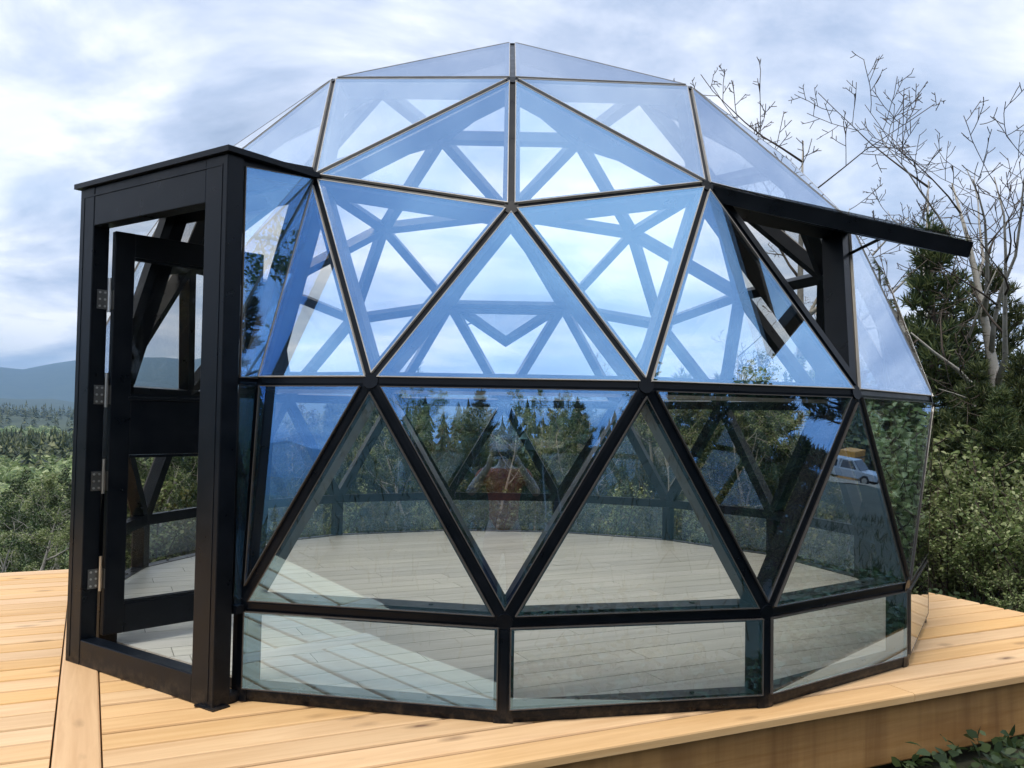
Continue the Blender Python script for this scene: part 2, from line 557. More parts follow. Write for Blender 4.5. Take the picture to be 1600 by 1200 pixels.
def ringed(p):
    az = math.degrees(math.atan2(p.x, -p.y))
    if 0.1 < p.z < 0.25: return azv(0.982 * RD, az, 0.1735 * RD + ZO)
    if -0.25 < p.z < -0.1: return azv(0.9785 * RD, az, -0.1685 * RD + ZO)
    return p * RD + Vector((0, 0, ZO))
PV = [ringed(p) for p in DVT]
def near(az, z):
    q = [(abs(((math.degrees(math.atan2(p.x, -p.y)) - az + 180) % 360) - 180) + 200 * abs(p.z - z), i) for i, p in enumerate(DVT)]
    return min(q)[1]
B22, B49, C36 = near(22.39, 0.515), near(49.6, 0.515), near(36, 0.187)
Bm22, Bm49, Cm36 = near(-22.39, 0.515), near(-49.6, 0.515), near(-36, 0.187)
Cm12, Cm60, Dm24, Dm48 = near(-11.8, 0.17), near(-60.2, 0.17), near(-24.2, -0.17), near(-47.8, -0.17)
Bk1, Bk2, Ck = near(166.4, 0.515), near(-166.4, 0.515), near(180, 0.187)
DF = [f for f in DF if Cm36 not in f]
M1 = len(PV); PV.append((PV[Cm12] + PV[Cm36]) / 2)
M2 = len(PV); PV.append((PV[Cm60] + PV[Cm36]) / 2)
DF += [[Bm22, Cm12, M1], [Cm12, Dm24, M1], [Bm49, M2, Cm60], [M2, Dm48, Cm60]]
ORI = Vector((0, 0, ZO))
def fnormal(f):
    a, b, c = (PV[i] for i in f[:3])
    n = (b - a).cross(c - a).normalized()
    return n if n.dot((a + b + c) / 3 - ORI) > 0 else -n
open_faces = [frozenset((B22, B49, C36)), frozenset((Bk1, Bk2, Ck))]
dome = empty('glass_dome', (0, 0, 0))
tag(dome, 'geodesic glass dome with black steel frame, boxed entrance and open door on the deck', 'dome')

def bar(A, B, n, w=0.08, d=0.10, trim=0.0, flat=0.012, low=0.006, name='frame_bar', mat=None, parent=None):
    x = (B - A).normalized()
    A = A + x * trim; B = B - x * trim
    n = (n - x * n.dot(x)).normalized()
    y = n.cross(x)
    h = w / 2
    prof = [(-h, -d), (h, -d), (h, -low), (flat, 0), (-flat, 0), (-h, -low)]
    b = MB()
    b.loft([[P + y * p + n * q for p, q in prof] for P in (A, B)])
    return b.build(name, mat or M['frame'], parent or dome)

def inset(pts, d, n):
    m = len(pts); out_ = []
    lines = []
    for i in range(m):
        a, b = pts[i], pts[(i + 1) % m]
        e = (b - a).normalized(); inn = n.cross(e)
        lines.append((a + inn * d, e))
    for i in range(m):
        (p, e), (q, g) = lines[i - 1], lines[i]
        w = q - p
        k = e.cross(g).dot(n)
        s = w.cross(g).dot(n) / k
        out_.append(p + e * s)
    return out_
def pane(pts, n, gap=0.017, lift=0.004, th=0.010, parent=None, seal=True, seal_mat='seal'):
    c = sum(pts, Vector()) / len(pts)
    if (pts[1] - pts[0]).cross(pts[2] - pts[1]).dot(n) < 0:
        pts = list(reversed(pts))
    q = inset(pts, gap, n)
    m = len(q)
    b = MB()
    b.poly([p + n * lift for p in q] + [p + n * (lift + th) for p in q],
           [tuple(reversed(range(m))), tuple(range(m, 2 * m))] + [(i, (i + 1) % m, m + (i + 1) % m, m + i) for i in range(m)])
    b.m = [1, 0] + [1] * m
    o = b.build('glass_pane', [M['glass'], M['glass_in']], parent or dome)
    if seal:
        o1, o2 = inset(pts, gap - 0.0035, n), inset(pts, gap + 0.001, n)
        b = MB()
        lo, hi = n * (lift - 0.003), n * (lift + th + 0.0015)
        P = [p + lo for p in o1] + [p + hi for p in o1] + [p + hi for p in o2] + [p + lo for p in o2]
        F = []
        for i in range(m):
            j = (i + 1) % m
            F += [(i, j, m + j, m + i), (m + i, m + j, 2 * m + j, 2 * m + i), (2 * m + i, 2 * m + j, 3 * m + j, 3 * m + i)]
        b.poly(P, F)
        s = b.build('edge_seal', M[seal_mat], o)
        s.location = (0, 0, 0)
    return o

edges = {}
for f in DF:
    n = fnormal(f)
    for i in range(3):
        e = tuple(sorted((f[i], f[(i + 1) % 3])))
        edges.setdefault(e, []).append(n)
for (i, j), ns in edges.items():
    bar(PV[i], PV[j], sum(ns, Vector()), trim=0.02)
for f in DF:
    if frozenset(f) in open_faces: continue
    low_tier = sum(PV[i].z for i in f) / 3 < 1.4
    pane([PV[i] for i in f], fnormal(f), gap=0.028 if low_tier else 0.017, seal_mat='seal' if low_tier else 'seal_sky_lit')
used = sorted({i for f in DF for i in f})
for i in used:
    n = (PV[i] - ORI).normalized()
    b = MB(); b.cyl(PV[i] - n * 0.10, PV[i] + n * 0.001, 0.036, 14)
    b.build('frame_hub', M['frame'], dome)

# base wall below the triangles
base = sorted([i for i in used if abs(PV[i].z - (-0.1685 * RD + ZO)) < 0.01], key=lambda i: math.atan2(PV[i].x, -PV[i].y))
down = lambda p, z: Vector((p.x, p.y, z))
for k, i in enumerate(base):
    p = PV[i]; nr = Vector((p.x, p.y, 0)).normalized()
    bar(down(p, 0.0), down(p, p.z - 0.035), nr, 0.085, 0.10, name='base_post')
    j = base[(k + 1) % len(base)]
    if {i, j} == {Dm24, Dm48}: continue
    q = PV[j]; n = Vector((p.x + q.x, p.y + q.y, 0)).normalized()
    bar(down(p, 0.035), down(q, 0.035), n, 0.068, 0.10, trim=0.03, name='base_rail')
    bot = 0.035
    pane([down(p, bot), down(q, bot), q, p], n, gap=0.027)
    for s in (0.28, 0.72):
        c = down(p.lerp(q, s), 0.068) - n * 0.05
        b = MB(); b.cyl(c, c + Vector((0, 0, 0.008)), 0.011, 8); b.build('bolt_head', M['rubber'], dome)
        c = p.lerp(q, s) - n * 0.055 + Vector((0, 0, 0.04))
        b = MB(); b.cyl(c, c + Vector((0, 0, 0.007)), 0.011, 8); b.build('bolt_head', M['rubber'], dome)

# floor inside: planks clipped to the base polygon
floor = empty('floor', (0, 0, 0)); floor.parent = dome
poly = [down(PV[i], 0) for i in base]
polyn = inset(poly if (poly[1] - poly[0]).cross(poly[2] - poly[1]).z > 0 else list(reversed(poly)), 0.09, Vector((0, 0, 1)))
def clip(pts, a, b):
    o = []
    ed = b - a; nn = Vector((-ed.y, ed.x, 0))
    for i in range(len(pts)):
        p, q = pts[i], pts[(i + 1) % len(pts)]
        dp_, dq = (p - a).dot(nn), (q - a).dot(nn)
        if dp_ >= 0: o.append(p)
        if (dp_ >= 0) != (dq >= 0): o.append(p.lerp(q, dp_ / (dp_ - dq)))
    return o
b = MB(); m = len(polyn)
b.poly([p + Vector((0, 0, 0.004)) for p in polyn] + [p + Vector((0, 0, 0.050)) for p in polyn],
       [tuple(reversed(range(m))), tuple(range(m, 2 * m))] + [(i, (i + 1) % m, m + (i + 1) % m, m + i) for i in range(m)])
o = b.build('subfloor', M['rubber'], floor); o.location = (0, 0, 0)
rnd = random.Random(9)
FP = 0.19
for i in range(32):
    v0 = -3.0 + FP * i
    u = -3.2 - rnd.random() * 1.2
    while u < 3.1:
        L = 1.5
        w = FP - 0.007
        pts = [dp(u, v0), dp(u + L - 0.004, v0), dp(u + L - 0.004, v0 + w), dp(u, v0 + w)]
        for k in range(m):
            pts = clip(pts, polyn[k], polyn[(k + 1) % m])
            if len(pts) < 3: break
        if len(pts) >= 3:
            c = dp(u + L / 2, v0 + w / 2, 0.064)
            inv = Matrix.Rotation(-DA, 3, 'Z')
            loc = [inv @ (p - dp(u + L / 2, v0 + w / 2)) for p in pts]
            k = len(loc)
            b = MB()
            b.poly([(p.x, p.y, -0.012) for p in loc] + [(p.x, p.y, 0) for p in loc],
                   [tuple(reversed(range(k))), tuple(range(k, 2 * k))] + [(a, (a + 1) % k, k + (a + 1) % k, k + a) for a in range(k)])
            o = b.build('floor_plank', M['floor'], floor)
            o.location = c; o.rotation_euler[2] = DA
        u += L

# open windows: sash hinged along its top edge
def window(iB1, iB2, iC, ang):
    A, B, C = PV[iB1], PV[iB2], PV[iC]
    n = fnormal([iB1, iB2, iC])
    ax = (B - A).normalized()
    # rotate so that the tip swings outwards
    cands = [Matrix.Rotation(s * R_(ang), 3, ax) for s in (1, -1)]
    rotm = max(cands, key=lambda m_: ((m_ @ (C - A)).dot(n)))
    T = lambda p: A + rotm @ (p - A)
    nn = rotm @ n
    A2, B2, C2 = T(A) , T(B), T(C)
    tri = [A2, B2, C2]
    if (B2 - A2).cross(C2 - A2).dot(nn) < 0: tri = [A2, C2, B2]
    root = None
    o1, i1 = inset(tri, 0.018, nn), inset(tri, 0.105, nn)
    m_ = 3
    b = MB()
    hi, lo = nn * 0.0, nn * -0.072
    P = [p + lo for p in o1] + [p + hi for p in o1] + [p + hi for p in i1] + [p + lo for p in i1]
    F = []
    for i in range(3):
        j = (i + 1) % 3
        F += [(i, j, 3 + j, 3 + i), (3 + i, 3 + j, 6 + j, 6 + i), (6 + i, 6 + j, 9 + j, 9 + i), (9 + i, 9 + j, j, i)]
    b.poly(P, F)
    sash = b.build('window_sash', M['frame'], dome)
    g = pane(tri, nn, gap=-0.03, parent=sash, seal=False)
    g.location = (0, 0, 0)
    t0 = [A, B, C] if (B - A).cross(C - A).dot(n) > 0 else [A, C, B]
    o2, i2 = inset(t0, 0.0155, n), inset(t0, 0.062, n)
    b = MB(); hi, lo = n * 0.012, n * -0.13
    b.poly([p + lo for p in o2] + [p + hi for p in o2] + [p + hi for p in i2] + [p + lo for p in i2], F)
    b.build('window_frame', M['frame'], dome)
    # chain stay from the frame post to the sash edge
    s0 = B.lerp(C, 0.22) - n * 0.03; s1 = B2.lerp(C2, 0.40) - nn * 0.03
    b = MB(); b.cyl(s0, s1, 0.009, 8); b.cyl(s0 - n * 0.03, s0 + n * 0.03, 0.018, 8)
    st = b.build('stay_rod', M['frame'], sash); st.location = (0, 0, 0)
window(B22, B49, C36, 47)
window(Bk1, Bk2, Ck, 50)

# ------------------------------------------------------------------ boxed entrance at azimuth -36
PA = R_(-36)
PN = Vector((math.sin(PA), -math.cos(PA), 0)); PT = Vector((math.cos(PA), math.sin(PA), 0))
def pl(lat, fwd, z): return PT * lat + PN * fwd + Vector((0, 0, z))
def pbox(name, la, lb, fa, fb, za, zb, mat=None, parent=None, bev=True):
    b = MB()
    b.box(pl((la + lb) / 2, (fa + fb) / 2, (za + zb) / 2), PT * (abs(lb - la) / 2), PN * (abs(fb - fa) / 2), (0, 0, abs(zb - za) / 2))
    o = b.build(name, mat or M['frame'], parent or dome)
    if parent is not None and parent is not dome: o.location = (0, 0, 0)
    if bev:
        md = o.modifiers.new('bevel', 'BEVEL'); md.width = 0.005; md.segments = 2; md.limit_method = 'ANGLE'
    return o
OW, IW, F0, F1, ZT = 0.62, 0.485, 2.93, 3.02, 2.468
pbox('entry_post', -OW, -IW, F0, F1, 0.0, ZT)
pbox('entry_post', IW - 0.025, OW, F0, F1, 0.0, ZT)
pbox('entry_header', -IW, IW - 0.025, F0 + 0.002, F1 - 0.002, 2.262, ZT)
pbox('entry_sill', -IW, IW - 0.025, F0 + 0.002, F1 - 0.002, 0.0, 0.128)
# thin casing strip that frames the front face
for a in ((-0.585, -0.578, 0.03, 2.425), (0.578, 0.585, 0.03, 2.425)):
    pbox('casing_strip', a[0], a[1], F1 - 0.001, F1 + 0.0025, a[2], a[3], bev=False)
pbox('casing_strip', -0.578, 0.578, F1 - 0.001, F1 + 0.0025, 2.418, 2.425, bev=False)
pbox('entry_foot', IW + 0.03, OW + 0.03, F1 - 0.07, F1 + 0.02, 0.0, 0.008, bev=False)
# flat roof
b = MB()
pts = [pl(-0.65, 3.042, 0), pl(0.65, 3.042, 0), pl(0.645, 2.50, 0), pl(0.56, 2.44, 0), pl(-0.56, 2.44, 0), pl(-0.645, 2.50, 0)]
b.poly([p + Vector((0, 0, 2.470)) for p in pts] + [p + Vector((0, 0, 2.496)) for p in pts],
       [tuple(reversed(range(6))), tuple(range(6, 12))] + [(i, (i + 1) % 6, 6 + (i + 1) % 6, 6 + i) for i in range(6)])
o = b.build('entry_roof', M['frame'], dome)
# side walls
for s, iB, iM, iD in ((1, Bm22, M1, Dm24), (-1, Bm49, M2, Dm48)):
    PB, PM, PD = PV[iB], PV[iM], PV[iD]
    nside = PT * s
    fl = lambda p: pl(0.607 * s, p.dot(PN), p.z)
    tB, tM, tD, tE = fl(PB), fl(PM), fl(PD), fl(down(PD, 0.0))
    up = pl(0.607 * s, F0, 2.44); mid = pl(0.607 * s, F0, tM.z); lowd = pl(0.607 * s, F0, tD.z); bot = pl(0.607 * s, F0, 0.03)
    bar(up, tB, nside, 0.10, 0.08, name='side_bar')
    bar(mid, tM, nside, 0.045, 0.07, name='side_bar')
    bar(tM + PN * 0.02, tD + PN * 0.02, nside, 0.05, 0.075, name='side_bar')
    bar(tB + PN * 0.02, tM + PN * 0.02, nside, 0.05, 0.075, name='side_bar')
    bar(pl(0.607 * s, F0, 0.02), fl(down(PD, 0.02)), nside, 0.05, 0.08, name='side_bar')
    pane([up, tB, tM, mid], nside, gap=0.012, lift=0.002)
    pane([mid, tM, tD, lowd], nside, gap=0.010, lift=0.002, seal=False)
    b = MB(); b.box((lowd + tD) / 2 - Vector((0, 0, 0.01)), PN * 0.02, PT * 0.03, (0, 0, 0.018)); b.build('side_bar', M['frame'], dome)

# the door, swung inwards
HL, HF, DW, DANG = -0.468, 2.925, 0.885, R_(82)
dx = PT * math.cos(DANG) - PN * math.sin(DANG)
dn = PT * math.sin(DANG) + PN * math.cos(DANG)
H0 = pl(HL, HF, 0)
def dbox(mb, xa, xb, za, zb, ta=-0.022, tb=0.022):
    mb.box(H0 + dx * ((xa + xb) / 2) + dn * ((ta + tb) / 2) + Vector((0, 0, (za + zb) / 2)), dx * ((xb - xa) / 2), dn * ((tb - ta) / 2), (0, 0, (zb - za) / 2))
door = empty('entry_door', (0, 0, 0)); door.parent = dome
D0, D1 = 0.135, 2.250
def dpart(name, *a, mat=None, bev=True):
    b = MB(); dbox(b, *a); o = b.build(name, mat or M['frame'], door); o.location = (0, 0, 0)
    if bev:
        md = o.modifiers.new('bevel', 'BEVEL'); md.width = 0.004; md.segments = 2; md.limit_method = 'ANGLE'
    return o
dpart('door_stile', 0.01, 0.115, D0, D1)
dpart('door_stile', DW - 0.105, DW, D0, D1)
dpart('door_rail', 0.115, DW - 0.105, D1 - 0.125, D1, -0.021, 0.021)
dpart('door_rail', 0.115, DW - 0.105, D0, D0 + 0.15, -0.021, 0.021)
dpart('door_panel', 0.115, DW - 0.105, 1.07, 1.36, -0.021, 0.021)
dpart('door_ledge', 0.10, DW - 0.095, 1.36, 1.378, -0.03, 0.03)
for za, zb in ((D0 + 0.152, 1.068), (1.38, D1 - 0.127)):
    dpart('glass_pane', 0.117, DW - 0.107, za, zb, -0.005, 0.005, mat=M['glass_in'], bev=False)
    for t0 in (-0.018, 0.010):
        dpart('glazing_bead', 0.117, DW - 0.107, za, za + 0.014, t0, t0 + 0.008, bev=False)
        dpart('glazing_bead', 0.117, DW - 0.107, zb - 0.014, zb, t0, t0 + 0.008, bev=False)
b = MB()
hc = H0 + dx * (DW - 0.055) + Vector((0, 0, 1.05))
for s in (1, -1):
    b.tube([hc + dn * s * 0.02, hc + dn * s * 0.06, hc + dn * s * 0.06 - dx * 0.11], 0.009, 8)
o = b.build('door_handle', M['steel'], door); o.location = (0, 0, 0)
for hz in (1.885, 1.385, 0.935, 0.43):
    b = MB()
    jl = -IW + 0.003
    # leaf on the jamb, leaf on the door edge, knuckle, screws
    b.box(pl(jl, F0 + 0.032, hz), PT * 0.002, PN * 0.028, (0, 0, 0.05), 1)
    b.box(H0 + dx * 0.008 + Vector((0, 0, hz)) + dn * 0.002, dx * 0.002, dn * 0.021, (0, 0, 0.05), 1)
    k = pl(jl + 0.012, F0 - 0.001, hz + 0.03)
    b.cyl(k - Vector((0, 0, 0.095)), k + Vector((0, 0, 0.085)), 0.010, 10)
    for zz in (-0.036, 0.0, 0.036):
        for ff in (0.018, 0.046):
            c = pl(jl + 0.002, F0 + ff, hz + zz)
            b.cyl(c, c + PT * 0.004, 0.006, 8)
    o = b.build('hinge', [M['steel'], M['steel_dark']], door); o.location = (0, 0, 0)

# ------------------------------------------------------------------ vegetation
def leaf_mat(name, dark, mid, light, trans=0.3, rough=0.45):
    m = NT(name)
    g = m.n('ShaderNodeNewGeometry')
    ri = g.outputs['Random Per Island']
    oi = m.n('ShaderNodeObjectInfo')
    col = m.ramp(ri, [(0.0, dark), (0.5, mid), (1.0, light)])
    hv = m.n('ShaderNodeHueSaturation')
    m.set(hv.inputs['Value'], m.math('ADD', m.math('MULTIPLY', oi.outputs['Random'], 0.35), 0.8))
    m.set(hv.inputs['Hue'], m.math('ADD', m.math('MULTIPLY', oi.outputs['Random'], 0.025), 0.488))
    m.t.links.new(col, hv.inputs['Color'])
    m.p(Base_Color=hv.outputs[0], Roughness=rough, Specular_IOR_Level=0.35)
    tl = m.n('ShaderNodeBsdfTranslucent'); m.t.links.new(hv.outputs[0], tl.inputs[0])
    mx = m.n('ShaderNodeMixShader'); mx.inputs[0].default_value = trans
    m.t.links.new(m.b.outputs[0], mx.inputs[1]); m.t.links.new(tl.outputs[0], mx.inputs[2])
    m.t.links.new(mx.outputs[0], m.out.inputs[0])
    return m.mat
M['needle'] = leaf_mat('pine_needles', (0.026, 0.046, 0.020), (0.068, 0.098, 0.036), (0.20, 0.22, 0.08), 0.22, 0.45)
M['leaf'] = leaf_mat('aspen_leaves', (0.09, 0.14, 0.045), (0.215, 0.275, 0.095), (0.46, 0.50, 0.26), 0.4, 0.34)
M['leafy'] = leaf_mat('yellow_leaves', (0.045, 0.06, 0.015), (0.085, 0.10, 0.026), (0.17, 0.165, 0.045), 0.35, 0.45)
M['leafd'] = leaf_mat('dark_leaves', (0.03, 0.055, 0.018), (0.055, 0.09, 0.03), (0.10, 0.14, 0.05), 0.3, 0.45)
M['grass'] = leaf_mat('grass_blades', (0.014, 0.024, 0.008), (0.026, 0.042, 0.014), (0.05, 0.065, 0.025), 0.2, 0.6)
M['weed'] = leaf_mat('weed_leaves', (0.020, 0.042, 0.014), (0.040, 0.072, 0.024), (0.085, 0.125, 0.045), 0.3, 0.45)
def bark_mat(name, lo, hi, mark, sc=5.0):
    m = NT(name)
    n = m.noise(m.coord('Object', (1, 1, 0.35)), sc, 6, 0.65)
    n2 = m.noise(m.coord('Object', (1, 1, 2.2)), sc * 2.2, 4, 0.6)
    c = m.ramp(n, [(0.3, lo), (0.7, hi)])
    c = m.mix(m.ramp(n2, [(0.58, 0.0), (0.68, 0.85)]), c, mark)
    m.p(Base_Color=c, Roughness=0.85)
    m.bump(n2, 0.5, 0.02)
    return m.mat
M['bark_pale'] = bark_mat('aspen_bark', (0.24, 0.22, 0.185), (0.46, 0.44, 0.39), (0.07, 0.06, 0.05))
M['bark_twig'] = bark_mat('twig_bark', (0.045, 0.034, 0.025), (0.10, 0.075, 0.055), (0.03, 0.022, 0.016))
M['bark_dark'] = bark_mat('pine_bark', (0.06, 0.045, 0.035), (0.13, 0.10, 0.08), (0.035, 0.026, 0.02))

rs = np.random.RandomState(11)
def unit(a):
    return a / np.maximum(np.linalg.norm(a, axis=-1, keepdims=True), 1e-9)
def leaves_mesh(name, C, D, size, mat, wid=0.62, cup=0.18, rng=rs):
    """diamond leaves at C pointing along D"""
    C = np.asarray(C, float); N = len(C)
    D = unit(np.asarray(D, float))
    size = np.broadcast_to(size, (N,))[:, None]
    up = unit(rng.normal(size=(N, 3)) * 0.8 + [0, 0, 1])
    S = unit(np.cross(D, up)); U = np.cross(S, D)
    ex = lambda t, w, u: C + D * size * t + S * size * wid * w + U * size * cup * u
    V = np.stack([C, ex(.3, .45, .45), ex(.66, .38, .35), ex(1, 0, -.4), ex(.66, -.38, .35), ex(.3, -.45, .45)], 1).reshape(-1, 3)
    F = np.arange(6 * N).reshape(-1, 6)
    return np_mesh(name, V, F, mat)
def blades_mesh(name, P, D, ln, w, mat, rng=rs):
    N = len(P); D = unit(D)
    S = unit(np.cross(D, rng.normal(size=(N, 3))))
    ln = np.broadcast_to(ln, (N,))[:, None]
    V = np.stack([P - S * w * 0.5, P + S * w * 0.5, P + D * ln * 0.6 + S * w * 0.45, P + D * ln, P + D * ln * 0.6 - S * w * 0.45], 1).reshape(-1, 3)
    F = np.arange(5 * N).reshape(-1, 5)
    return np_mesh(name, V, F, mat)

def tree_root(name, parts):
    e = empty(name)
    for nm, me in parts:
        o = bpy.data.objects.new(nm, me); COL.objects.link(o); o.parent = e
    return e
def mesh_of(b, name, mats, smooth=True):
    me = bpy.data.meshes.new(name); me.from_pydata(b.v, [], b.f)
    for m in (mats if isinstance(mats, list) else [mats]): me.materials.append(m)
    if len(set(b.m)) > 1: me.polygons.foreach_set('material_index', b.m)
    if smooth: me.polygons.foreach_set('use_smooth', [True] * len(me.polygons))
    me.update(); return me

def make_pine(seed, H=5.0, W=1.5, bare=0.12, gap=0.30, dens=1.0, tuft=0.16, open_=0.0):
    r = random.Random(seed); rng = np.random.RandomState(seed)
    b = MB()
    lean = (r.uniform(-.03, .03), r.uniform(-.03, .03))
    tr = lambda h: Vector((lean[0] * h + 0.04 * math.sin(h * 1.3 + seed), lean[1] * h + 0.04 * math.sin(h * 1.1), h))
    k = 12
    b.tube([tr(H * i / k) for i in range(k + 1)], [max(0.012, 0.017 * H * (1 - i / k) ** 0.9) for i in range(k + 1)], 8)
    P, D = [], []
    h = H * bare
    while h < H * 0.985:
        f = (h / H)
        prof = (1 - f) ** 0.75 * (0.35 + 0.65 * min(1, (f - bare * 0.6) * 5 + 0.3))
        nb = r.randint(4, 6)
        a0 = r.random() * 6.28
        for i in range(nb):
            if r.random() < open_: continue
            a = a0 + 6.28 * i / nb + r.uniform(-.4, .4)
            L = max(0.12, W * prof * r.uniform(0.55, 1.12))
            rise = r.uniform(-0.05, 0.25) + 0.5 * f
            base = tr(h + r.uniform(-.08, .08))
            out = Vector((math.cos(a), math.sin(a), 0))
            pts = [base + out * (L * t) + Vector((0, 0, L * (rise * t - 0.25 * t * (1 - t) * 1.5 + 0.18 * t * t))) for t in (0, .25, .5, .75, 1)]
            rr = 0.012 + 0.012 * L
            b.tube(pts, [rr, rr * .8, rr * .6, rr * .4, 0.005], 4)
            n = max(2, int(L / 0.10 * dens))
            for q in range(n):
                t = 0.28 + 0.72 * (q + r.random() * .6) / n
                x = t * 4; i0 = min(3, int(x)); pp = pts[i0].lerp(pts[i0 + 1], x - i0)
                fw = (pts[i0 + 1] - pts[i0]).normalized()
                side = fw.cross(Vector((0, 0, 1))).normalized()
                P.append(pp); D.append(fw + Vector((0, 0, 0.5)))
                sl_ = 0.34 * L * (1.05 - t) + 0.07
                for s in (-1, 1):
                    m_ = max(1, int(sl_ / 0.09 * dens))
                    tip = (side * s * 0.85 + fw * 0.6 + Vector((0, 0, r.uniform(0.05, 0.45)))).normalized()
                    for w_ in range(m_):
                        P.append(pp + tip * sl_ * (w_ + 1) / m_); D.append(tip + Vector((0, 0, 0.6)))
        h += gap * r.uniform(0.75, 1.2) * (1 - 0.45 * f)
    for t in np.linspace(0.9, 1.02, 7):
        P.append(tr(H * t)); D.append(Vector((r.uniform(-.3, .3), r.uniform(-.3, .3), 1)))
    P = np.array([tuple(p) for p in P]); D = unit(np.array([tuple(d) for d in D]))
    nb = 13
    PP = np.repeat(P, nb, 0) + rng.normal(size=(len(P) * nb, 3)) * 0.012
    DD = np.repeat(D, nb, 0) + rng.normal(size=(len(P) * nb, 3)) * 0.55
    crown = blades_mesh('crown', PP, DD, rng.uniform(0.65, 1.15, len(PP)) * tuft, 0.017, M['needle'], rng)
    return [('trunk', mesh_of(b, 'trunk', M['bark_dark'])), ('crown', crown)]

def make_bare(seed, H=6.0, spread=0.75, rad=0.085, curve=0.25, depth=4, leaf=0, leaf_mat_='leaf', start=0.35, lsize=0.06, twig_min=0.006, updrift=0.25, leaf_from=0.0, fork=(.36, .58)):
    r = random.Random(seed); rng = np.random.RandomState(seed)
    bl, bt = MB(), MB()
    LC, LD = [], []
    def grow(p, d, L, rd, lev):
        n = 7 if lev == 0 else (6 if lev < 3 else 4)
        pts, rads = [p], [rd]
        dd = d.copy()
        for i in range(n):
            k = curve * (0.55 if lev == 0 else (1.0 if lev < 3 else .6))
            dd = (dd + Vector((r.gauss(0, k), r.gauss(0, k), r.gauss(0, k * .6) + updrift * (0.35 if lev else 0.5))) * 0.45).normalized()
            p = p + dd * (L / n)
            pts.append(p); rads.append(max(twig_min, rd * (1 - (0.93 if lev == 0 else 0.85) * ((i + 1) / n) ** (1.0 if lev == 0 else .8))))
        (bl if rd > 0.022 else bt).tube(pts, rads, 8 if lev == 0 else (6 if rd > .03 else (4 if rd > .012 else 3)))
        if lev >= depth - 1 and leaf and p.z > H * leaf_from:
            for _ in range(leaf):
                t = r.random() * (len(pts) - 1); i0 = min(len(pts) - 2, int(t))
                q = pts[i0].lerp(pts[i0 + 1], t - i0)
                LC.append(tuple(q + Vector((r.gauss(0, .07), r.gauss(0, .07), r.gauss(0, .07)))))
                LD.append((r.gauss(0, 1), r.gauss(0, 1), r.gauss(-0.2, .7)))
        if lev >= depth: return
        nc = {0: r.randint(6, 8), 1: r.randint(4, 5), 2: r.randint(3, 4), 3: r.randint(2, 3)}.get(lev, 2)
        for c in range(nc):
            t = (start if lev == 0 else 0.25) + (1 - (start if lev == 0 else 0.25)) * (c + r.random()) / nc
            x = t * (len(pts) - 1); i0 = min(len(pts) - 2, int(x))
            q = pts[i0].lerp(pts[i0 + 1], x - i0); fw = (pts[i0 + 1] - pts[i0]).normalized()
            a = r.random() * 6.28
            perp = fw.orthogonal().normalized(); perp.rotate(Matrix.Rotation(a, 3, fw))
            nd = (fw * r.uniform(0.35, 0.75) + perp * spread * r.uniform(0.7, 1.3)).normalized()
            grow(q, nd, L * r.uniform(*fork) * (1.2 - 0.6 * t), max(twig_min, rads[i0] * r.uniform(0.5, 0.72)), lev + 1)
    grow(Vector((0, 0, -0.1)), Vector((r.uniform(-.12, .12), r.uniform(-.12, .12), 1)), H, rad, 0)
    bt.v or bt.tube([(0, 0, 0), (0, 0, .1)], .01, 3)
    parts = [('trunk', mesh_of(bl, 'trunk', M['bark_pale'])), ('twigs' if not leaf else 'branches', mesh_of(bt, 'twigs', M['bark_twig'] if not leaf else M['bark_pale']))]
    if leaf:
        parts.append(('crown', leaves_mesh('crown', LC, LD, rng.uniform(.7, 1.25, len(LC)) * lsize, M[leaf_mat_], rng=rng)))
    return parts

def make_shrub(seed, H=2.0, W=0.9, stems=9, leaves=230, lsize=0.055, mat='leaf', droop=0.0):
    r = random.Random(seed); rng = np.random.RandomState(seed)
    b = MB(); LC, LD = [], []
    def stem(p, d, L, rd, lev):
        pts, dd = [p], d.copy()
        for i in range(5):
            dd = (dd + Vector((r.gauss(0, .16), r.gauss(0, .16), 0.10))).normalized()
            p = p + dd * L / 5; pts.append(p)
        b.tube(pts, [rd * (1 - .8 * i / 5) for i in range(6)], 4)
        nl = int(leaves * (L / H) * (0.22 if lev == 0 else 0.5))
        for _ in range(nl):
            t = r.uniform(0.25 if lev == 0 else 0.05, 1.0) * 5; i0 = min(4, int(t))
            q = pts[i0].lerp(pts[i0 + 1], t - i0)
            o = Vector((r.gauss(0, 1), r.gauss(0, 1), r.gauss(0.1 - droop, .7))).normalized()
            LC.append(tuple(q + o * 0.02)); LD.append(tuple(o))
        if lev < 1:
            for c in range(r.randint(6, 9)):
                t = r.uniform(.25, .97) * 5; i0 = min(4, int(t)); q = pts[i0].lerp(pts[i0 + 1], t - i0)
                a = r.random() * 6.28
                stem(q, Vector((math.cos(a), math.sin(a), r.uniform(.2, .9))).normalized(), L * r.uniform(.15, .34), rd * .5, 1)
    for s in range(stems):
        a = 6.28 * s / stems + r.uniform(-.4, .4); q = r.random() ** .6
        d = Vector((math.cos(a) * W * q / H, math.sin(a) * W * q / H, 1)).normalized()
        stem(Vector((math.cos(a) * .12 * q, math.sin(a) * .12 * q, -0.05)), d, H * r.uniform(.6, 1.05), 0.012 + .004 * H, 0)
    cr = leaves_mesh('foliage', LC, LD, rng.uniform(.65, 1.3, len(LC)) * lsize, M[mat], rng=rng, wid=.75)
    return [('stems', mesh_of(b, 'stems', M['bark_twig'])), ('foliage', cr)]

